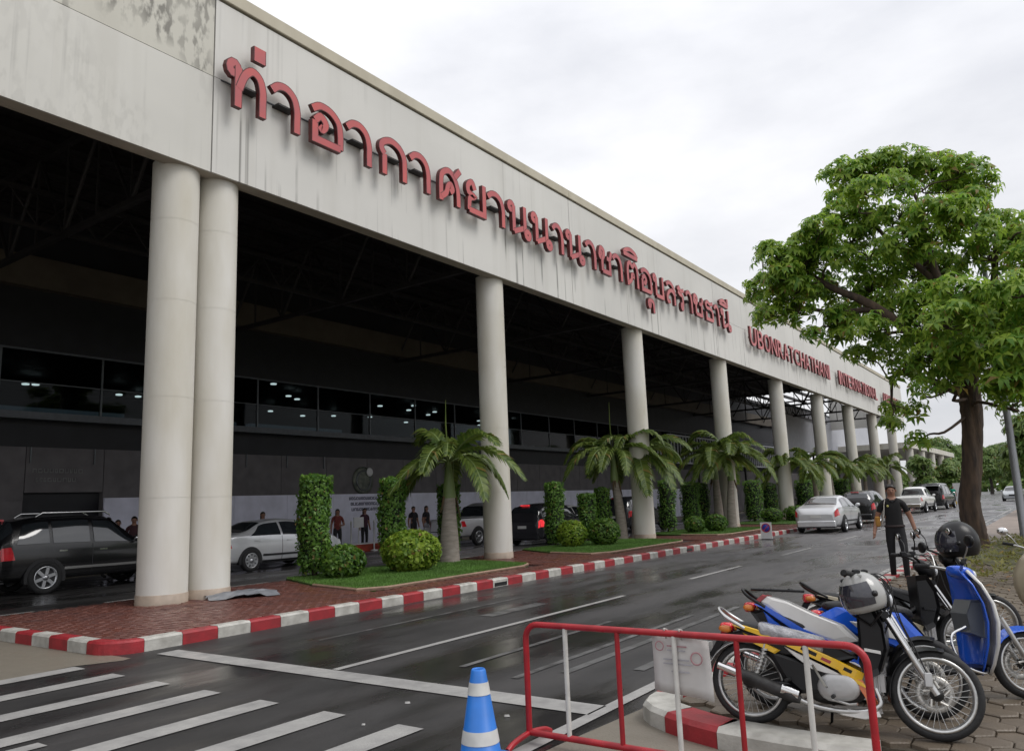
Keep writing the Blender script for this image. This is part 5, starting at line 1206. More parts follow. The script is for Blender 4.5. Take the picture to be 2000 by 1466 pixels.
def panel(name, root, poly, w0, w1, m, ins=.72, sides=(1, -1), Mf=None, solid=False):
    """bevelled body panel on each side (or one solid piece across)"""
    cx_, cz_ = sum(p[0] for p in poly) / len(poly), sum(p[1] for p in poly) / len(poly); inn = [(cx_ + (x - cx_) * ins, cz_ + (z - cz_) * ins) for x, z in poly]
    if solid:
        mb = MB(); mb.loft([[(x, -w1, z) for x, z in inn], [(x, -w0, z) for x, z in poly], [(x, w0, z) for x, z in poly], [(x, w1, z) for x, z in inn]], sm=False)
        if Mf: mb.v = [tuple(Mf @ Vector(v)) for v in mb.v]
        return mb.build(name, m, root)
    for s in sides:
        mb = MB(); mb.loft([[(x, s * (w0 - .03), z) for x, z in poly], [(x, s * w0, z) for x, z in poly], [(x, s * w1, z) for x, z in inn]], sm=False)
        if Mf: mb.v = [tuple(Mf @ Vector(v)) for v in mb.v]
        mb.build(name, m, root)
def loft_x(name, root, secs, m, n=12, Mf=None, subd=1):
    """secs: (x, half width, z bottom, z top, roundness)"""
    rings = []
    for x, w, zb, zt in secs:
        ring = []
        for j in range(n):
            a = 6.283 * j / n; c, s_ = math.cos(a), math.sin(a); e = .6
            ring.append((x, w * math.copysign(abs(c) ** e, c), (zb + zt) / 2 + (zt - zb) / 2 * math.copysign(abs(s_) ** e, s_)))
        rings.append(ring)
    mb = MB(); mb.loft(rings, sm=True)
    if Mf: mb.v = [tuple(Mf @ Vector(v)) for v in mb.v]
    return mb.build(name, m, root, subd=subd, weld=True)
def tubes(name, root, paths, r, m, n=8, Mf=None):
    mb = MB()
    for p in paths: mb.tube(p, r, n)
    if Mf: mb.v = [tuple(Mf @ Vector(v)) for v in mb.v]
    return mb.build(name, m, root)
def helmet(loc, rot, shell, label, scale=1.0):
    root = empty('helmet', loc, label=label, cat='helmet', group='helmets hung on motorcycles', rot=rot)
    mb = MB(); rings = []
    for i in range(11):
        t = math.pi * (.0 + .70 * i / 10); rings.append([(.125 * math.sin(t) * math.cos(a) * scale + .0, .118 * math.sin(t) * math.sin(a) * scale, (.135 * math.cos(t)) * scale) for a in np.linspace(0, 6.283, 25)[:-1]])
    rings.append([(p[0] * .86, p[1] * .86, p[2] + .004) for p in rings[-1]]); rings.append([(p[0] * .8, p[1] * .8, p[2] + .09) for p in rings[-1]])
    mb.loft(rings, sm=True, caps=False); mb.build('shell', shell, root)
    mb = MB(); rows = []
    for i in range(6):
        t = math.pi * (.30 + .30 * i / 5); rows.append([(.131 * math.sin(t) * math.cos(a) * scale, .124 * math.sin(t) * math.sin(a) * scale, .137 * math.cos(t) * scale) for a in np.linspace(-1.15, 1.15, 12)])
    mb.loft(rows, closed=False, caps=False, sm=True); mb.build('visor', M['visor'], root)
    for s in (1, -1):
        mb = MB(); mb.lathe([(.02, 0), (.018, .012), (0, .014)], 10, M=Matrix.Translation((.045 * scale, s * .113 * scale, .01)) @ Matrix.Rotation(-s * math.pi / 2, 4, 'X')); mb.build('visor_pivot', M['mc_black'], root)
    mb = MB(); mb.tube([(.02, .1 * scale, -.09 * scale), (.03, .0, -.16 * scale), (.02, -.1 * scale, -.09 * scale)], .008, 5); mb.build('chin_strap', M['mc_black'], root)
    return root

def underbone(loc, rz, lean, label, st, steer=12, group='motorcycles parked on the pavement'):
    root = empty('motorcycle', loc, label=label, cat='motorcycle', group=group, rot=(R_(lean), 0, R_(rz))); root.scale = (.92, .92, .92); R = .285
    ax = (Vector((.27, 0, .86)) - Vector((.56, 0, .30))).normalized(); p0 = Vector((.40, 0, .62)); MF = Matrix.Translation(p0) @ Matrix.Rotation(R_(steer), 4, ax) @ Matrix.Translation(-p0)
    B, P1, P2, P3 = M['mc_black'], M[st['main']], M[st['second']], M[st['third']]
    put_wheel(root, -.60, R, False); put_wheel(root, .60, R, True, MF)
    # front end
    for s in (1, -1):
        tubes('fork_slider', root, [[(.60 - .0, s * .075, .285), (.455, s * .075, .555)]], .021, M['steel'], 10, MF)
        tubes('fork_stanchion', root, [[(.46, s * .075, .545), (.325, s * .075, .80)]], .0155, M['chrome'], 10, MF)
    tubes('triple_clamp', root, [[(.335, -.09, .78), (.335, .09, .78)], [(.335, 0, .74), (.26, 0, .88)]], .028, B, 8, MF)
    mb = MB(); mb.box((.53, -.105, .33), (.58, -.07, .42), bev=.006); mb.v = [tuple(MF @ Vector(v)) for v in mb.v]; mb.build('brake_caliper', M['engine'], root)
    mb = MB(); rows = []                                     # front mudguard
    for i in range(15):
        a = R_(75 + 115 * i / 14); q = R + .014; rows.append([(.60 + q * math.cos(a) * (1 - .05 * (abs(y_) > .04)), y_, R + q * math.sin(a) - (.02 if abs(y_) > .04 else 0)) for y_ in (-.06, -.045, 0, .045, .06)])
    mb.loft(rows, closed=False, caps=False, sm=True); mb.v = [tuple(MF @ Vector(v)) for v in mb.v]; g_ = mb.build('front_mudguard', M[st['guard']], root); sm_ = g_.modifiers.new('t', 'SOLIDIFY'); sm_.thickness = .006
    # handlebar and controls
    hb = cr([(.10, .36, 1.035), (.16, .24, 1.03), (.24, .10, .98), (.25, 0, .965), (.24, -.10, .98), (.16, -.24, 1.03), (.10, -.36, 1.035)], 4)
    tubes('handlebar', root, [hb], .012, B, 8, MF)
    for s in (1, -1):
        tubes('grip', root, [[(.095, s * .365, 1.035), (.145, s * .26, 1.032)]], .018, M['rubber'], 8, MF)
        tubes('lever', root, [[(.175, s * .22, 1.03), (.20, s * .30, 1.02), (.17, s * .37, 1.02)]], .007, M['steel'], 6, MF)
        mb = MB(); mb.box((.15, s * .235 - .03, 1.01), (.20, s * .235 + .03, 1.065), bev=.008); mb.v = [tuple(MF @ Vector(v)) for v in mb.v]; mb.build('switchgear', B, root)
        if st.get('mirrors', True):
            tubes('mirror_stalk', root, [cr([(.19, s * .22, 1.05), (.20, s * .27, 1.13), (.18, s * .33, 1.19)], 3)], .006, B, 6, MF)
            mb = MB(); mb.sphere((.18, s * .37, 1.205), (.018, .062, .036), 12, 8); mb.v = [tuple(MF @ Vector(v)) for v in mb.v]; mm_ = mb.build('mirror', B, root)
            mb = MB(); mb.sphere((.166, s * .37, 1.205), (.008, .055, .030), 12, 8); mb.v = [tuple(MF @ Vector(v)) for v in mb.v]; mb.build('mirror_glass', M['mirror'], mm_)
    loft_x('headlight_cowl', root, [(.20, .05, .90, .98), (.26, .08, .85, 1.0), (.34, .085, .81, .97), (.39, .055, .83, .93)], M[st['cowl']], 12, MF)
    mb = MB(); mb.sphere((.385, 0, .88), (.022, .045, .04), 12, 8); mb.v = [tuple(MF @ Vector(v)) for v in mb.v]; mb.build('headlight', M['lens'], root)
    # frame, engine
    tubes('frame', root, [[(.28, 0, .80), (.18, 0, .55), (.0, 0, .44), (-.30, 0, .46), (-.60, 0, .60)], [(-.05, .06, .40), (-.10, .07, .24)], [(-.05, -.06, .40), (-.10, -.07, .24)]], .026, B, 8)
    loft_x('crankcase', root, [(-.20, .06, .20, .32), (-.12, .10, .17, .38), (.02, .115, .17, .40), (.13, .10, .19, .38), (.18, .06, .24, .34)], M['engine_dark'])
    mb = MB()
    for k in range(7): mb.box((.10 + .026 * k, -.062, .27 - .003 * k), (.115 + .026 * k, .062, .40 + .004 * k), bev=.004)
    mb.box((.10, -.05, .28), (.30, .05, .39)); mb.build('cylinder', M['engine'], root)
    for s in (1, -1):
        mb = MB(); pts = [(.055 + .095 * math.cos(a), .30 + .085 * math.sin(a)) for a in np.linspace(-1.57, 1.57, 10)] + [(-.03 + .095 * math.cos(a), .295 + .09 * math.sin(a)) for a in np.linspace(1.57, 4.71, 10)]
        ctr = (.012, .298); ring = lambda k_, y_: [(ctr[0] + (x - ctr[0]) * k_, s * y_, ctr[1] + (z - ctr[1]) * k_) for x, z in pts]
        mb.loft([ring(1, .09), ring(1, .125), ring(.9, .14), ring(.55, .146), ring(.2, .148)], sm=True); mb.build('engine_cover', M['engine'], root)
    # exhaust
    tubes('exhaust_pipe', root, [cr([(.24, -.05, .30), (.26, -.08, .20), (.12, -.10, .15), (-.12, -.115, .16), (-.28, -.13, .215)], 4)], .017, M['steel'], 10)
    mb = MB(); mb.tube([(-.24, -.13, .20), (-.30, -.135, .225), (-.58, -.145, .325), (-.66, -.146, .352)], [.025, .044, .048, .038], 14); mf_ = mb.build('muffler', M['engine_dark'], root)
    mb = MB(); mb.tube([(-.62, -.146, .338), (-.80, -.148, .40)], [.030, .026], 12); mb.build('muffler_tip', M['chrome'], mf_)
    mb = MB(); mb.tube([(-.25, -.155, .235), (-.36, -.172, .27)], [.03, .036], 8, flat=.4); mb.build('heat_shield', M['chrome'], mf_)
    for s in (1, -1):                                         # control cables and hoses
        tubes('cable', root, [cr([(.19, s * .21, 1.03), (.33, s * .16, 1.02), (.40, s * .09, .90), (.36, s * .05, .74), (.30, s * .06, .60)], 4)], .0045, M['rubber'], 5, MF)
    tubes('brake_hose', root, [cr([(.19, -.23, 1.04), (.36, -.15, .98), (.43, -.10, .74), (.50, -.10, .56), (.55, -.095, .42)], 4)], .005, M['rubber'], 5, MF)
    tubes('kick_starter', root, [[(-.06, -.14, .30), (-.07, -.17, .31), (-.14, -.175, .44), (-.14, -.23, .45)]], .010, M['steel'], 6)
    tubes('gear_pedal', root, [[(.02, .15, .25), (.14, .16, .23)]], .008, M['steel'], 6)
    tubes('brake_pedal', root, [[(-.04, -.13, .22), (.08, -.17, .20), (.13, -.19, .21)]], .009, M['steel'], 6)
    for k in range(6):
        a = 6.283 * k / 6; b_ = MB(); b_.lathe([(.008, -.002), (.008, .006), (0, .007)], 6, M=Matrix.Translation((.012 + .115 * math.cos(a), -.128, .298 + .072 * math.sin(a))) @ RY); b_.build('cover_bolt', M['engine_dark'], root)
    if st.get('decal', True):
        for k, (xa, za, w_, h_) in enumerate(((-.22, .535, .10, .022), (-.09, .475, .06, .018), (.05, .415, .05, .02))):
            panel('decal', root, [(xa, za), (xa + w_, za - w_ * .44), (xa + w_ + .012, za - w_ * .44 + h_), (xa + .012, za + h_)], .1285, .1295, B if k != 1 else M['mc_red'], .95)
    # rear end
    for s in (1, -1):
        tubes('swing_arm', root, [[(-.12, s * .08, .30), (-.62, s * .085, .285)]], .018, B, 8)
        mb = MB(); mb.tube([(-.56, s * .115, .30), (-.50, s * .11, .43), (-.46, s * .105, .58)], [.012, .012, .012], 6)
        for k in range(8): mb.lathe([(.026, -.006), (.026, .006)], 10, M=Matrix.Translation((-.545 + .011 * k, s * .113, .34 + .026 * k)))
        mb.build('shock_absorber', M['steel'], root)
    panel('chain_case', root, [(-.66, .33), (-.60, .36), (-.14, .36), (-.10, .30), (-.14, .25), (-.60, .23), (-.66, .26)], .10, .106, M['engine_dark'], .85, (1,))
    mb = MB(); rows = []
    for i in range(12):
        a = R_(48 + 125 * i / 11); q = R + .035; rows.append([(-.60 + q * math.cos(a), y_, R + q * math.sin(a) - (.03 if abs(y_) > .05 else 0)) for y_ in (-.075, -.055, 0, .055, .075)])
    mb.loft(rows, closed=False, caps=False, sm=True); g_ = mb.build('rear_mudguard', M[st.get('rguard', 'engine')], root); g_.modifiers.new('t', 'SOLIDIFY').thickness = .005
    panel('plate_hanger', root, [(-.80, .62), (-.74, .62), (-.86, .44), (-.90, .45)], .03, .028, B, .9, solid=True)
    mb = MB(); mb.box((-.91, -.09, .42), (-.895, .09, .55)); mb.build('number_plate', M['plate'], root)
    # bodywork
    T = st.get('tail', 0)                                     # raises the tail
    panel('side_cover', root, [(-.46, .52), (-.10, .42), (.02, .40), (-.06, .26), (-.24, .24), (-.36, .34)], .10, .112, B, .8)
    panel('under_seat', root, [(-.74, .62 + T), (-.62, .56), (-.40, .50), (-.02, .46), (.14, .50), (-.02, .58), (-.30, .62), (-.58, .66 + T)], .085, .08, B, .9, solid=True)
    panel('upper_stripe', root, [(-.70, .685 + T), (-.66, .67 + T), (-.34, .565), (-.06, .445), (.16, .345), (.185, .40), (.0, .485), (-.30, .605), (-.62, .685 + T)], .122, .128, P1, .9)
    panel('lower_stripe', root, [(-.62, .63 + T), (-.36, .52), (-.40, .495), (-.56, .565)], .108, .116, P1, .88)
    panel('flank', root, [(-.33, .548), (-.06, .425), (.05, .375), (-.06, .385), (-.16, .41), (-.27, .49)], .118, .124, P2, .9)
    panel('front_flank', root, [(.0, .43), (.17, .34), (.20, .30), (.10, .345), (.06, .36)], .130, .134, P1, .85)
    panel('cowl_strip', root, [(.11, .365), (.17, .355), (.235, .19), (.22, .13), (.19, .14), (.18, .24)], .125, .128, P3, .85)
    panel('belly_cowl', root, [(-.08, .155), (.06, .165), (.19, .16), (.25, .165), (.26, .13), (.16, .105), (.02, .12)], .105, .115, P2, .85)
    panel('leg_shield', root, [(.17, .84), (.27, .85), (.33, .72), (.34, .56), (.28, .40), (.20, .36), (.16, .46), (.17, .62)], .15, .12, M[st['shield']], .8, solid=True)
    panel('shield_stripe', root, [(.20, .565), (.30, .55), (.30, .53), (.20, .545)], .152, .154, P2, .9)
    loft_x('seat', root, [(-.70, .06, .655 + T, .70 + T), (-.62, .105, .63 + T * .8, .715 + T), (-.48, .125, .60, .70 + T * .5), (-.30, .125, .57, .665), (-.14, .10, .55, .625), (-.02, .06, .53, .59)], M['seat'])
    if st.get('wrap'):
        mb = MB(); r = random.Random(4); rings = []
        for i in range(12):
            t = i / 11; x = -.52 + .46 * t; w = .135 - .055 * max(0, t - .5) * 1.2; zt = .715 - .11 * t; zb = zt - .10
            rings.append([(x + r.uniform(-.004, .004), (w + r.uniform(-.010, .012)) * math.copysign(abs(math.cos(a)) ** .6, math.cos(a)), (zb + zt) / 2 + (.055 + r.uniform(-.006, .008)) * math.copysign(abs(math.sin(a)) ** .6, math.sin(a))) for a in np.linspace(0, 6.283, 17)[:-1]])
        mb.loft(rings, sm=True); mb.build('seat_wrap', M['wrap'], root, subd=1, weld=True)
    tubes('grab_rail', root, [cr([(-.60, .12, .66 + T), (-.74, .11, .74 + T), (-.80, .05, .79 + T), (-.80, -.05, .79 + T), (-.74, -.11, .74 + T), (-.60, -.12, .66 + T)], 4)], .014, M['steel'] if not st.get('darkrail') else B, 8)
    loft_x('tail_light', root, [(-.70, .06, .63 + T, .69 + T), (-.74, .062, .615 + T, .70 + T), (-.785, .058, .61 + T, .70 + T), (-.80, .05, .62 + T, .69 + T), (-.802, .03, .63 + T, .68 + T)], M['tail_red'])
    for s in (1, -1):
        oi_ = loft_x('indicator', root, [(-.70, .02, .63 + T, .67 + T), (-.75, .035, .62 + T, .685 + T), (-.80, .02, .64 + T, .67 + T)], M['amber']); oi_.location = (0, s * .095, 0)
        tubes('foot_peg', root, [[(-.02, s * .08, .245), (-.02, s * .21, .245)]], .013, M['rubber'], 8)
        tubes('pillion_peg', root, [[(-.30, s * .09, .33), (-.32, s * .20, .33)]], .012, M['rubber'], 8)
    tubes('side_stand', root, [[(-.04, .09, .22), (-.08, .17, .10 if True else 0), (-.10, .215, -.02)]], .010, B, 6)
    if st.get('top'):
        panel('tail_top', root, [(-.66, .715 + T), (-.36, .60), (-.02, .50), (.12, .53), (.0, .64), (-.22, .72), (-.44, .765 + T * .5), (-.60, .75 + T)], .105, .115, M['mc_white'], .8)
        panel('tail_flash', root, [(-.70, .70 + T), (-.62, .76 + T), (-.58, .75 + T), (-.66, .68 + T)], .112, .118, M['mc_red'], .85)
    if st.get('rack'):
        tubes('luggage_rack', root, [[(-.72, s * .09, .80 + T), (-.30, s * .09, .79 + T)] for s in (1, -1)] + [[(x, -.09, .80 + T), (x, .09, .80 + T)] for x in (-.70, -.55, -.40)], .011, B, 6)
    return root
underbone((-1.345, 5.42, RZ - .005), 7, -7, 'yellow, white and black motorcycle with plastic wrapped seat behind the barrier', dict(main='mc_yellow', second='mc_white', third='mc_orange', guard='mc_black', cowl='mc_black', shield='mc_black', wrap=True, mirrors=False), steer=8)
helmet((-1.125, 5.37, .965), (R_(12), R_(8), R_(-115)), M['helmet_grey'], 'grey open visor helmet hung on the yellow motorcycle handlebar', 1.12)
bb_ = underbone((-1.40, 5.90, RZ - .005), 7, -7, 'blue and white motorcycle with red tail light between yellow one and scooter', dict(main='mc_blue', second='mc_white', third='mc_blue', guard='mc_black', cowl='mc_black', shield='mc_black', top=True, tail=.10, mirrors=False, rack=True, darkrail=True, rguard='mc_black'), steer=-4); bb_.scale = (.84, .88, .90)
underbone((-1.12, 8.1, RZ - .005), 38, -7, 'black motorcycle with a black helmet parked before the tree', dict(main='mc_black', second='mc_grey', third='mc_black', guard='mc_black', cowl='mc_black', shield='mc_black', tail=.06, mirrors=True, darkrail=True), steer=-10)
helmet((-.86, 8.2, 1.12), (0, R_(5), R_(-150)), M['mc_black'], 'black helmet resting on the black motorcycle handlebar', 1.45)

def scooter(loc, rz, lean, label, st, steer=0):
    root = empty('scooter', loc, label=label, cat='scooter', group='motorcycles parked on the pavement', rot=(R_(lean), 0, R_(rz))); root.scale = (.93, .93, .93); R = .25
    ax = Vector((-.42, 0, .9)).normalized(); p0 = Vector((.46, 0, .6)); MF = Matrix.Translation(p0) @ Matrix.Rotation(R_(steer), 4, ax) @ Matrix.Translation(-p0)
    A, Bc, B = M[st['main']], M[st['second']], M['mc_black']
    put_wheel(root, -.60, R, False); put_wheel(root, .62, R, True, MF)
    for s in (1, -1): tubes('fork', root, [[(.62, s * .07, .25), (.46, s * .07, .60)]], .02, M['steel'], 8, MF)
    mb = MB(); rows = []
    for i in range(12):
        a = R_(25 + 140 * i / 11); q = R + .035; rows.append([(.62 + q * math.cos(a), y_, R + q * math.sin(a) - (.035 if abs(y_) > .05 else 0)) for y_ in (-.075, -.055, 0, .055, .075)])
    mb.loft(rows, closed=False, caps=False, sm=True); mb.v = [tuple(MF @ Vector(v)) for v in mb.v]; g_ = mb.build('front_mudguard', A, root); g_.modifiers.new('t', 'SOLIDIFY').thickness = .006
    # leg shield: curved plate, inner face in the main colour, outer edge in the second
    def plate(x_off, wsc, m, name, th):
        mb = MB(); rows = []
        for z, w, x in ((.19, .12, .30), (.28, .20, .30), (.42, .25, .325), (.58, .265, .345), (.72, .25, .34), (.86, .19, .31), (.97, .11, .26)):
            rows.append([(x + x_off - .06 * (abs(t) ** 2), w * wsc * t, z) for t in np.linspace(-1, 1, 9)])
        mb.loft(rows, closed=False, caps=False, sm=True); o = mb.build(name, m, root); sd = o.modifiers.new('t', 'SOLIDIFY'); sd.thickness = th; return o
    plate(0, 1.0, A, 'leg_shield_inner', .012); plate(.05, 1.22, Bc, 'leg_shield_outer', .02)
    panel('glove_box', root, [(.20, .50), (.30, .46), (.33, .60), (.32, .74), (.24, .74), (.19, .64)], .135, .12, M['mc_grey'], .85, solid=True)
    loft_x('floor_board', root, [(-.22, .15, .20, .27), (.0, .165, .19, .25), (.25, .15, .18, .25), (.36, .09, .20, .27)], B)
    loft_x('engine', root, [(-.70, .06, .20, .34), (-.50, .12, .17, .38), (-.25, .12, .17, .36), (-.12, .07, .20, .32)], M['engine_dark'])
    panel('rear_body', root, [(-.92, .66), (-.78, .72), (-.30, .66), (-.12, .44), (-.18, .30), (-.40, .42), (-.70, .52)], .135, .15, A, .8)
    panel('rear_flash', root, [(-.72, .62), (-.34, .58), (-.22, .40), (-.36, .46), (-.66, .56)], .146, .156, Bc, .8)
    panel('body_core', root, [(-.84, .64), (-.76, .70), (-.26, .66), (-.10, .44), (-.14, .27), (-.42, .36)], .11, .09, B, .85, solid=True)
    loft_x('seat', root, [(-.86, .07, .70, .75), (-.72, .13, .67, .77), (-.45, .145, .65, .745), (-.25, .11, .62, .72), (-.16, .06, .60, .67)], M['seat'])
    loft_x('tail_light', root, [(-.86, .08, .62, .70), (-.93, .07, .62, .70), (-.96, .04, .64, .68)], M['tail_red'])
    for s in (1, -1):
        oi_ = loft_x('indicator', root, [(-.80, .02, .64, .68), (-.85, .03, .63, .69), (-.90, .02, .65, .67)], M['amber']); oi_.location = (0, s * .10, 0)
    hb = cr([(.10, .35, 1.02), (.17, .2, 1.0), (.24, 0, .96), (.17, -.2, 1.0), (.10, -.35, 1.02)], 4); tubes('handlebar', root, [hb], .013, M['steel'], 8, MF)
    loft_x('handlebar_cowl', root, [(.16, .06, .94, 1.0), (.22, .10, .90, 1.01), (.30, .09, .88, .99), (.35, .05, .89, .96)], A if st.get('cowl', 1) else Bc, 12, MF)
    mb = MB(); mb.sphere((.345, 0, .925), (.025, .05, .04), 12, 8); mb.v = [tuple(MF @ Vector(v)) for v in mb.v]; mb.build('headlight', M['lens'], root)
    for s in (1, -1):
        tubes('grip', root, [[(.095, s * .36, 1.022), (.15, s * .24, 1.01)]], .019, M['rubber'], 8, MF)
        tubes('mirror_stalk', root, [cr([(.17, s * .20, 1.01), (.19, s * .26, 1.10), (.17, s * .32, 1.15)], 3)], .006, M['steel'], 6, MF)
        mb = MB(); mb.sphere((.17, s * .35, 1.17), (.022, .062, .048), 12, 8); mb.v = [tuple(MF @ Vector(v)) for v in mb.v]; mm_ = mb.build('mirror', M['chrome'] if st.get('chrome') else B, root)
    tubes('crash_bar', root, [cr([(.30, -.10, .24), (.20, -.22, .22), (.05, -.23, .30), (.02, -.20, .48), (.15, -.17, .55)], 5)], .010, M['chrome'], 8)
    tubes('exhaust', root, [[(-.20, -.13, .22), (-.45, -.16, .26), (-.80, -.17, .34)]], .045, M['engine_dark'], 12)
    panel('plate_hanger', root, [(-.92, .60), (-.86, .60), (-.98, .42), (-1.0, .43)], .03, .028, B, .9, solid=True)
    tubes('centre_stand', root, [[(-.28, .12, .20), (-.40, .16, .0)], [(-.28, -.12, .20), (-.40, -.16, .0)], [(-.34, -.14, .1), (-.34, .14, .1)]], .012, B, 6)
    return root
scooter((-.88, 6.52, RZ - .005), 31, -5, 'blue and white step-through scooter with tall leg shield', dict(main='mc_blue', second='mc_white'), 5)
sc_ = scooter((-.16, 9.9, RZ - .005), -112, 5, 'cream scooter with chrome mirrors parked beside the lamp post', dict(main='mc_grey', second='mc_cream', chrome=1), 20); sc_.scale = (.86, .86, .86)
underbone((-1.28, 7.35, RZ - .005), 24, -7, 'cream and black motorcycle with orange indicator behind the blue scooter', dict(main='mc_cream', second='mc_black', third='mc_cream', guard='mc_black', cowl='mc_black', shield='mc_black', tail=.0, mirrors=True, darkrail=True), steer=-6)
# ================================================================== SMALL THINGS
M['bar_red'] = mat('bar_red', (.36, .012, .020), .35, var=.15, scale=9, rvar=.1); M['bar_white'] = mat('bar_white', (.60, .59, .56), .4, var=.1, scale=9)
bx0, bx1, by, bz = -3.21, -.985, 4.62, .79
br = empty('barrier', (bx0, by, 0), R_(0), label='red tubular crowd barrier with white and red uprights', cat='barrier')
W = bx1 - bx0; r = .021; c = .10
fr = [(0, 0, .06)] + [(0, 0, bz - c)] + [(c - c * math.cos(a), 0, bz - c + c * math.sin(a)) for a in np.linspace(.2, 1.57, 6)] + [(W - c + c * math.sin(a), 0, bz - c + c * math.cos(a)) for a in np.linspace(0, 1.37, 6)] + [(W, 0, bz - c), (W, 0, .06)]
tubes('frame', br, [fr], r, M['bar_red'], 12)
tubes('bottom_rail', br, [[(0, 0, .075), (W, 0, .075)]], .022, M['bar_red'], 10)
for k in range(5):
    x = W * (.145 + .178 * k); tubes('upright', br, [[(x, 0, .075), (x, 0, bz)]], .0165, M['bar_white'] if k % 2 == 0 else M['bar_red'], 10)
for x in (0, W): tubes('foot', br, [cr([(x, -.26, .02), (x, -.18, .05), (x, 0, .07), (x, .18, .05), (x, .26, .02)], 4)], .02, M['bar_red'], 8)
# paper notice tied to the barrier
M['paper'] = mat('paper', (.55, .53, .52), .6, var=.06, scale=6)
M['print_grey'] = mat('print_grey', (.36, .35, .38), .7); M['print_red'] = mat('print_red', (.45, .24, .26), .7)
pn = empty('notice', (bx0 + 1.08, by + .03, .46), label='pale laminated notice with faded red stamp tied to the barrier', cat='notice')
mb = MB(); rows = []
for i in range(7):
    z = .33 * (1 - i / 6) - .02 * (i / 6); rows.append([(-.13 + .37 * j / 8 + .02 * (1 - z / .33) * (j / 8), .012 * math.sin(j * .9 + i * .5), z - .035 * (j / 8)) for j in range(9)])
mb.loft(rows, closed=False, caps=False, sm=True); o = mb.build('sheet', M['paper'], pn); o.modifiers.new('t', 'SOLIDIFY').thickness = .002
for (cx_, cz_, rr_) in ((-.07, .25, .03), (.17, .19, .04)):
    mb = MB(); mb.lathe([(rr_, -.001), (rr_, .001), (rr_ * .78, .001), (rr_ * .78, -.001)], 20, closed=True, M=Matrix.Translation((cx_, -.018, cz_)) @ RY); mb.build('stamp', M['print_red'], pn)
for k, (x0, x1, z) in enumerate(((-.02, .11, .25), (-.02, .10, .225), (-.05, .12, .17), (-.05, .14, .145), (0, .12, .10))):
    mb = MB(); mb.box((x0, -.019, z), (x1, -.017, z + .008)); mb.build('text_line', M['print_red'] if k == 0 else M['print_grey'], pn)
for x in (-.02, .08): tubes('cable_tie', pn, [[(x, -.045, .36), (x, -.02, .30), (x, .0, .35), (x, -.045, .36)]], .005, M['bar_white'], 5)
# blue cone
M['cone_blue'] = mat('cone_blue', (.02, .16, .55), .4, var=.08, scale=6); M['cone_band'] = mat('cone_band', (.62, .62, .60), .35, var=.08, scale=10)
cn = empty('traffic_cone', (-3.255, 4.13, .004), label='blue traffic cone with two white bands beside the barrier', cat='traffic cone')
def cz(z): return .142 - (.142 - .046) * (z / .575)
def band(z0, z1, m, name, g=0): mb = MB(); mb.lathe([(cz(z0) + g, z0), (cz(z1) + g, z1)], 32, M=None, cap=False); return mb.build(name, m, cn)
mb = MB(); mb.box((-.2, -.2, 0), (.2, .2, .035), bev=.012); mb.build('base', M['cone_blue'], cn)
mb = MB(); mb.lathe([(.155, .035), (cz(.05), .05), (cz(.565), .565), (cz(.565) - .008, .575), (cz(.565) - .014, .565), (cz(.5) - .014, .50)], 32, cap=False); mb.build('cone_body', M['cone_blue'], cn)
band(.13, .21, M['cone_band'], 'band', .003); band(.42, .495, M['cone_band'], 'band', .003)
# low no-parking sign on the kerb
M['sign_white'] = mat('sign_white', (.62, .62, .62), .4, var=.04); M['sign_blue'] = mat('sign_blue', (.03, .05, .35), .4, var=.05); M['sign_red'] = mat('sign_red', (.45, .02, .03), .4, var=.05)
sg = empty('parking_sign', (-9.05, 28.6, 0), label='small white sign with blue disc standing at the kerb', cat='sign')
mb = MB(); mb.box((-.20, 0, .03), (.20, .03, .62)); mb.build('board', M['sign_white'], sg)
T_ = Matrix.Translation((0, -.004, .42)) @ RY
mb = MB(); mb.lathe([(.155, -.002), (.155, .003), (0.001, .004)], 24, M=T_); mb.build('blue_disc', M['sign_blue'], sg)
mb = MB(); mb.lathe([(.165, .0), (.165, .007), (.135, .007), (.135, .0)], 24, closed=True, M=T_); mb.build('red_ring', M['sign_red'], sg)
mb = MB(); mb.box((-.13, -.011, -.014), (.13, -.008, .014), M=Matrix.Translation((0, 0, .42)) @ Matrix.Rotation(R_(-45), 4, 'Y')); mb.build('red_bar', M['sign_red'], sg)
mb = MB(); mb.box((-.18, -.05, 0), (.18, .2, .03)); mb.build('foot', M['dark_steel'], sg)
# lamp post
lp = empty('lamp_post', (-.98, 23.6, RZ), label='slim grey steel lamp post beside the big tree', cat='lamp post')
M['post'] = mat('galvanised', (.30, .31, .33), .45, metal=.5, var=.1, scale=4, stretch=(1, 1, .2))
mb = MB(); mb.tube([(0, 0, 0), (0, 0, .02), (0, 0, 3), (-.05, 0, 8.6)], [.11, .10, .085, .05], 14); mb.build('pole', M['post'], lp)
mb = MB(); mb.tube(cr([(-.05, 0, 8.5), (-.4, 0, 9.0), (-1.3, 0, 9.15)], 4), .035, 8); mb.build('arm', M['post'], lp)
mb = MB(); mb.box((-1.9, -.12, 9.08), (-1.25, .12, 9.22), bev=.03); mb.build('lamp_head', M['post'], lp)
mb = MB(); mb.box((-.18, -.18, -.05), (.18, .18, .03)); mb.build('base_plate', M['post'], lp)
# white board by the far road side
wb = empty('site_board', (-8.75, 90, 0), label='plain white upright board on the far verge', cat='board')
mb = MB(); mb.box((-.5, 0, .2), (.5, .08, 2.0)); mb.build('panel', M['sign_white'], wb)
for x in (-.45, .45): mb = MB(); mb.box((x - .04, .08, 0), (x + .04, .14, 2.0)); mb.build('leg', M['post'], wb)
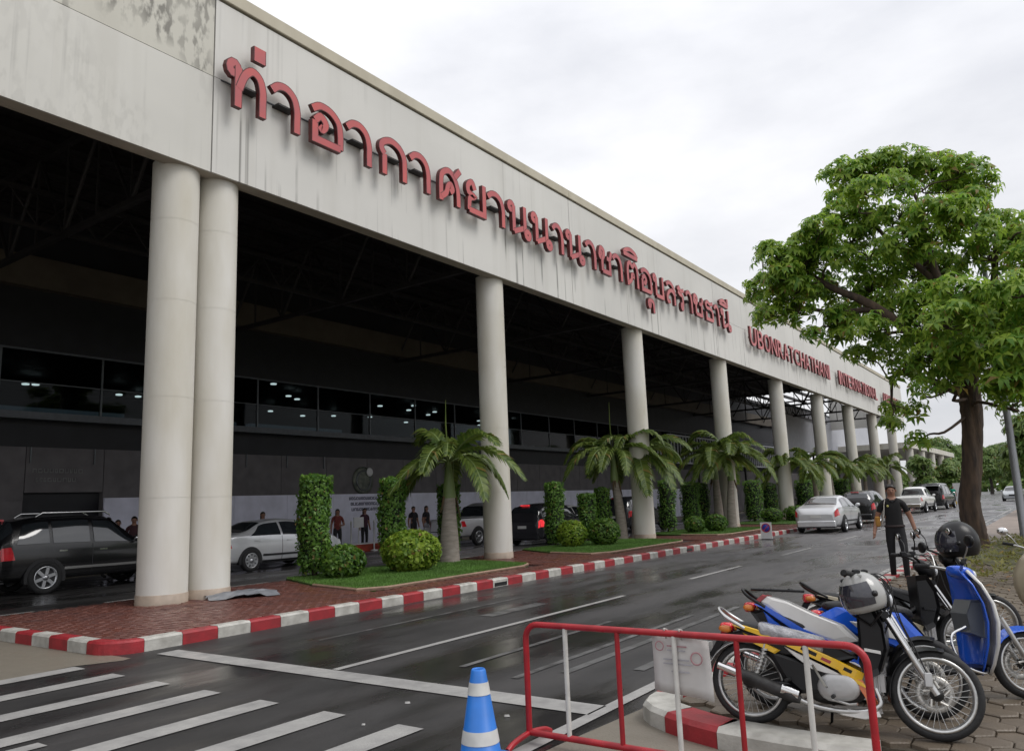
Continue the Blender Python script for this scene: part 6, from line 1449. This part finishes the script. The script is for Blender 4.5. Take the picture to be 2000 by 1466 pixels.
# yellow bundle and suitcase by the van
M['sack'] = mat('sack', (.45, .28, .03), .7, var=.2, scale=5, bump=.5, bscale=9)
mb = MB(); mb.sphere((0, 0, .30), (.55, .40, .32), 14, 9); o = mb.build('luggage_sack', M['sack']); o.location = (-8.0, 74.5, .0); o.rotation_euler = (0, 0, .5); tag(o, 'bulging yellow luggage sack on the road behind the dark van', 'sack')
st_ = empty('suitcase', (-22.3, 25.35, 0.0), R_(20), label='white suitcase stood beside the pair of people', cat='suitcase')
mb = MB(); mb.box((-.28, -.16, .06), (.28, .16, .78), bev=.04); mb.build('case', M['sign_white'], st_)
mb = MB(); mb.tube([(-.12, .05, .76), (-.12, .05, 1.0), (.12, .05, 1.0), (.12, .05, .76)], .012, 6); mb.build('handle', M['dark_steel'], st_)
for x in (-.2, .2): mb = MB(); mb.lathe([(.03, -.02), (.03, .02)], 10, M=Matrix.Translation((x, 0, .03)) @ RY); mb.build('caster', M['dark_steel'], st_)
# stand sign and red barrier chairs in front of the hoarding
ss = empty('stand_sign', (-23.2, 22.0, 0.0), R_(90), label='small white stand sign in front of the hoarding', cat='sign')
mb = MB(); mb.box((-.26, -.02, .95), (.26, .02, 1.35)); mb.build('panel', M['sign_white'], ss); mb = MB(); mb.tube([(0, 0, .02), (0, 0, .96)], .025, 8); mb.build('post', M['sign_white'], ss); mb = MB(); mb.lathe([(.22, 0), (.22, .02), (.03, .05)], 16); mb.build('base', M['sign_white'], ss)
for k, yy in enumerate((21.5, 22.75)):
    pw_ = empty('queue_post', (-23.1, yy, 0.0), label=['white queue post left of the stand sign', 'white queue post right of the stand sign'][k], cat='post', group='queue posts')
    mb = MB(); mb.lathe([(.16, 0), (.16, .03), (.03, .05), (.03, 1.1), (.045, 1.1), (.045, 1.2), (0, 1.22)], 14); mb.build('post', M['sign_white'], pw_)
rb = empty('planter_box', (-23.35, 21.75, 0.0), R_(90), label='low red and orange planter box below the stand sign', cat='planter')
mb = MB(); mb.box((-.8, -.2, 0), (1.6, .2, .28), bev=.02); mb.build('box', mat('planter_red', (.38, .05, .02), .6, var=.3, scale=2), rb)
mb = MB(); mb.box((-.82, -.22, .28), (1.62, .22, .32)); mb.build('rim', M['sign_white'], rb)
# emblem and lettering on the terminal wall and hoarding
M['emblem'] = mat('emblem', (.16, .17, .13), .6, var=.5, scale=6, col2=(.05, .06, .05))
em = empty('wall_emblem', (-25.98, 24.9, 2.95), label='round grey green emblem on the terminal wall above the hoarding', cat='emblem')
RX = Matrix.Rotation(math.pi / 2, 4, 'Y')
mb = MB(); mb.lathe([(.62, 0), (.62, .05), (.50, .06), (.0, .061)], 32, M=RX); mb.build('disc', M['emblem'], em)
mb = MB(); mb.lathe([(.46, .062), (.46, .09), (.40, .09), (.40, .062)], 28, closed=True, M=RX); mb.build('ring', M['frame'], em)
mb = MB(); mb.sphere((.10, .35, .38), (.05, .20, .20), 12, 8); mb.build('boss', M['sign_white'], em)
M['ink'] = mat('ink', (.03, .03, .07), .6); M['ink_pale'] = mat('ink_pale', (.22, .22, .22), .6)
def text_rows(name, root, rows, m, x, seed):
    rr_ = random.Random(seed)
    for (y0, y1, z, h) in rows:
        y = y0
        while y < y1:
            w = rr_.uniform(.6, 1.1) * h
            mb = MB(); t = h * .2; k = rr_.randint(0, 3)
            mb.box((x, y, z), (x + .012, y + t, z + h)); mb.box((x, y + w - t, z), (x + .012, y + w, z + h * (1 if k else .6)))
            if k != 1: mb.box((x + .001, y + t, z + h - t), (x + .013, y + w - t, z + h))
            if k != 2: mb.box((x + .001, y + t, z), (x + .013, y + w - t, z + t))
            mb.build(name, m, root); y += w + h * .3
text_rows('glyph', hd, [(-.3, 2.0, 1.92, .13), (-.2, 1.7, 1.68, .13), (-.15, 1.5, 1.44, .13)], M['ink'], .022, 3)
wl = empty('wall_lettering', (-25.98, 11.3, 3.0), label='two faint grey lines of raised lettering above the terminal entrance', cat='sign')
text_rows('glyph', wl, [(-.3, 1.2, .16, .13), (-.2, 1.0, -.12, .12)], M['ink_pale'], .0, 5)
# crumpled grey plastic sheet at the column foot
mb = MB(); r_ = random.Random(9); n = 14; vs = []; fs = []
for i in range(n):
    for j in range(n):
        u, v = i / (n - 1) * 2 - 1, j / (n - 1) * 2 - 1; d = max(0, 1 - (u * u + v * v) * .8)
        vs.append((u * .62 + r_.uniform(-.03, .03), v * .42 + r_.uniform(-.03, .03), .012 + d * .07 + r_.uniform(0, .05) * (d > .05)))
for i in range(n - 1):
    for j in range(n - 1): fs.append((i * n + j, (i + 1) * n + j, (i + 1) * n + j + 1, i * n + j + 1))
M['sheet'] = mat('sheet', (.22, .23, .25), .3, var=.15, scale=6)
mb.add(vs, fs, 0, True); o = mb.build('plastic_sheet', M['sheet']); o.location = (-12.55, 9.0, KZ); o.rotation_euler = (0, 0, 1.1); tag(o, 'crumpled grey plastic sheet at the foot of the second column', 'plastic sheet')
# graffiti-like scuff on the second column
# earth patch, weeds and dry leaves round the big tree
ep = poly_sheet('tree_pit', [(-2.35, 20.6), (-.4, 14.5), (2.5, 12.2), (4.5, 14), (4.5, 26), (-1, 26), (-2.4, 24)], RZ + .012, M['earth']); tag(ep, 'bare earth patch with weeds around the big tree', 'earth', kind='structure')
M['weed'] = leaf_mat('weed', (.10, .11, .03), (.20, .19, .05), .3); M['dry'] = leaf_mat('dry_leaf', (.16, .09, .045), (.26, .15, .07), .1)
rr_ = random.Random(21); C = []; D = []
for k in range(900):
    C.append((rr_.uniform(-1.7, 3.8), rr_.uniform(14, 25), RZ + rr_.uniform(.05, .22))); D.append((rr_.uniform(-.4, .4), rr_.uniform(-.4, .4), 1))
V, F = rosettes(C, D, rr_, (5, 8), (.08, .2), .3, -.3); wo = np_mesh('weeds', V, F, M['weed']); tag(wo, 'patchy low weeds on the earth around the big tree', 'weeds', kind='stuff')
P = [(rr_.uniform(-2.4, 3), rr_.uniform(9, 25), RZ + .02) for _ in range(700)]
V, F = leaves_mesh('l', None, P, [(0, 0, 1)] * len(P), np.full(len(P), .10), 5, jitter=.25); do = np_mesh('fallen_leaves', V, F, M['dry']); tag(do, 'scattered dry brown leaves on the side pavement', 'leaves', kind='stuff')
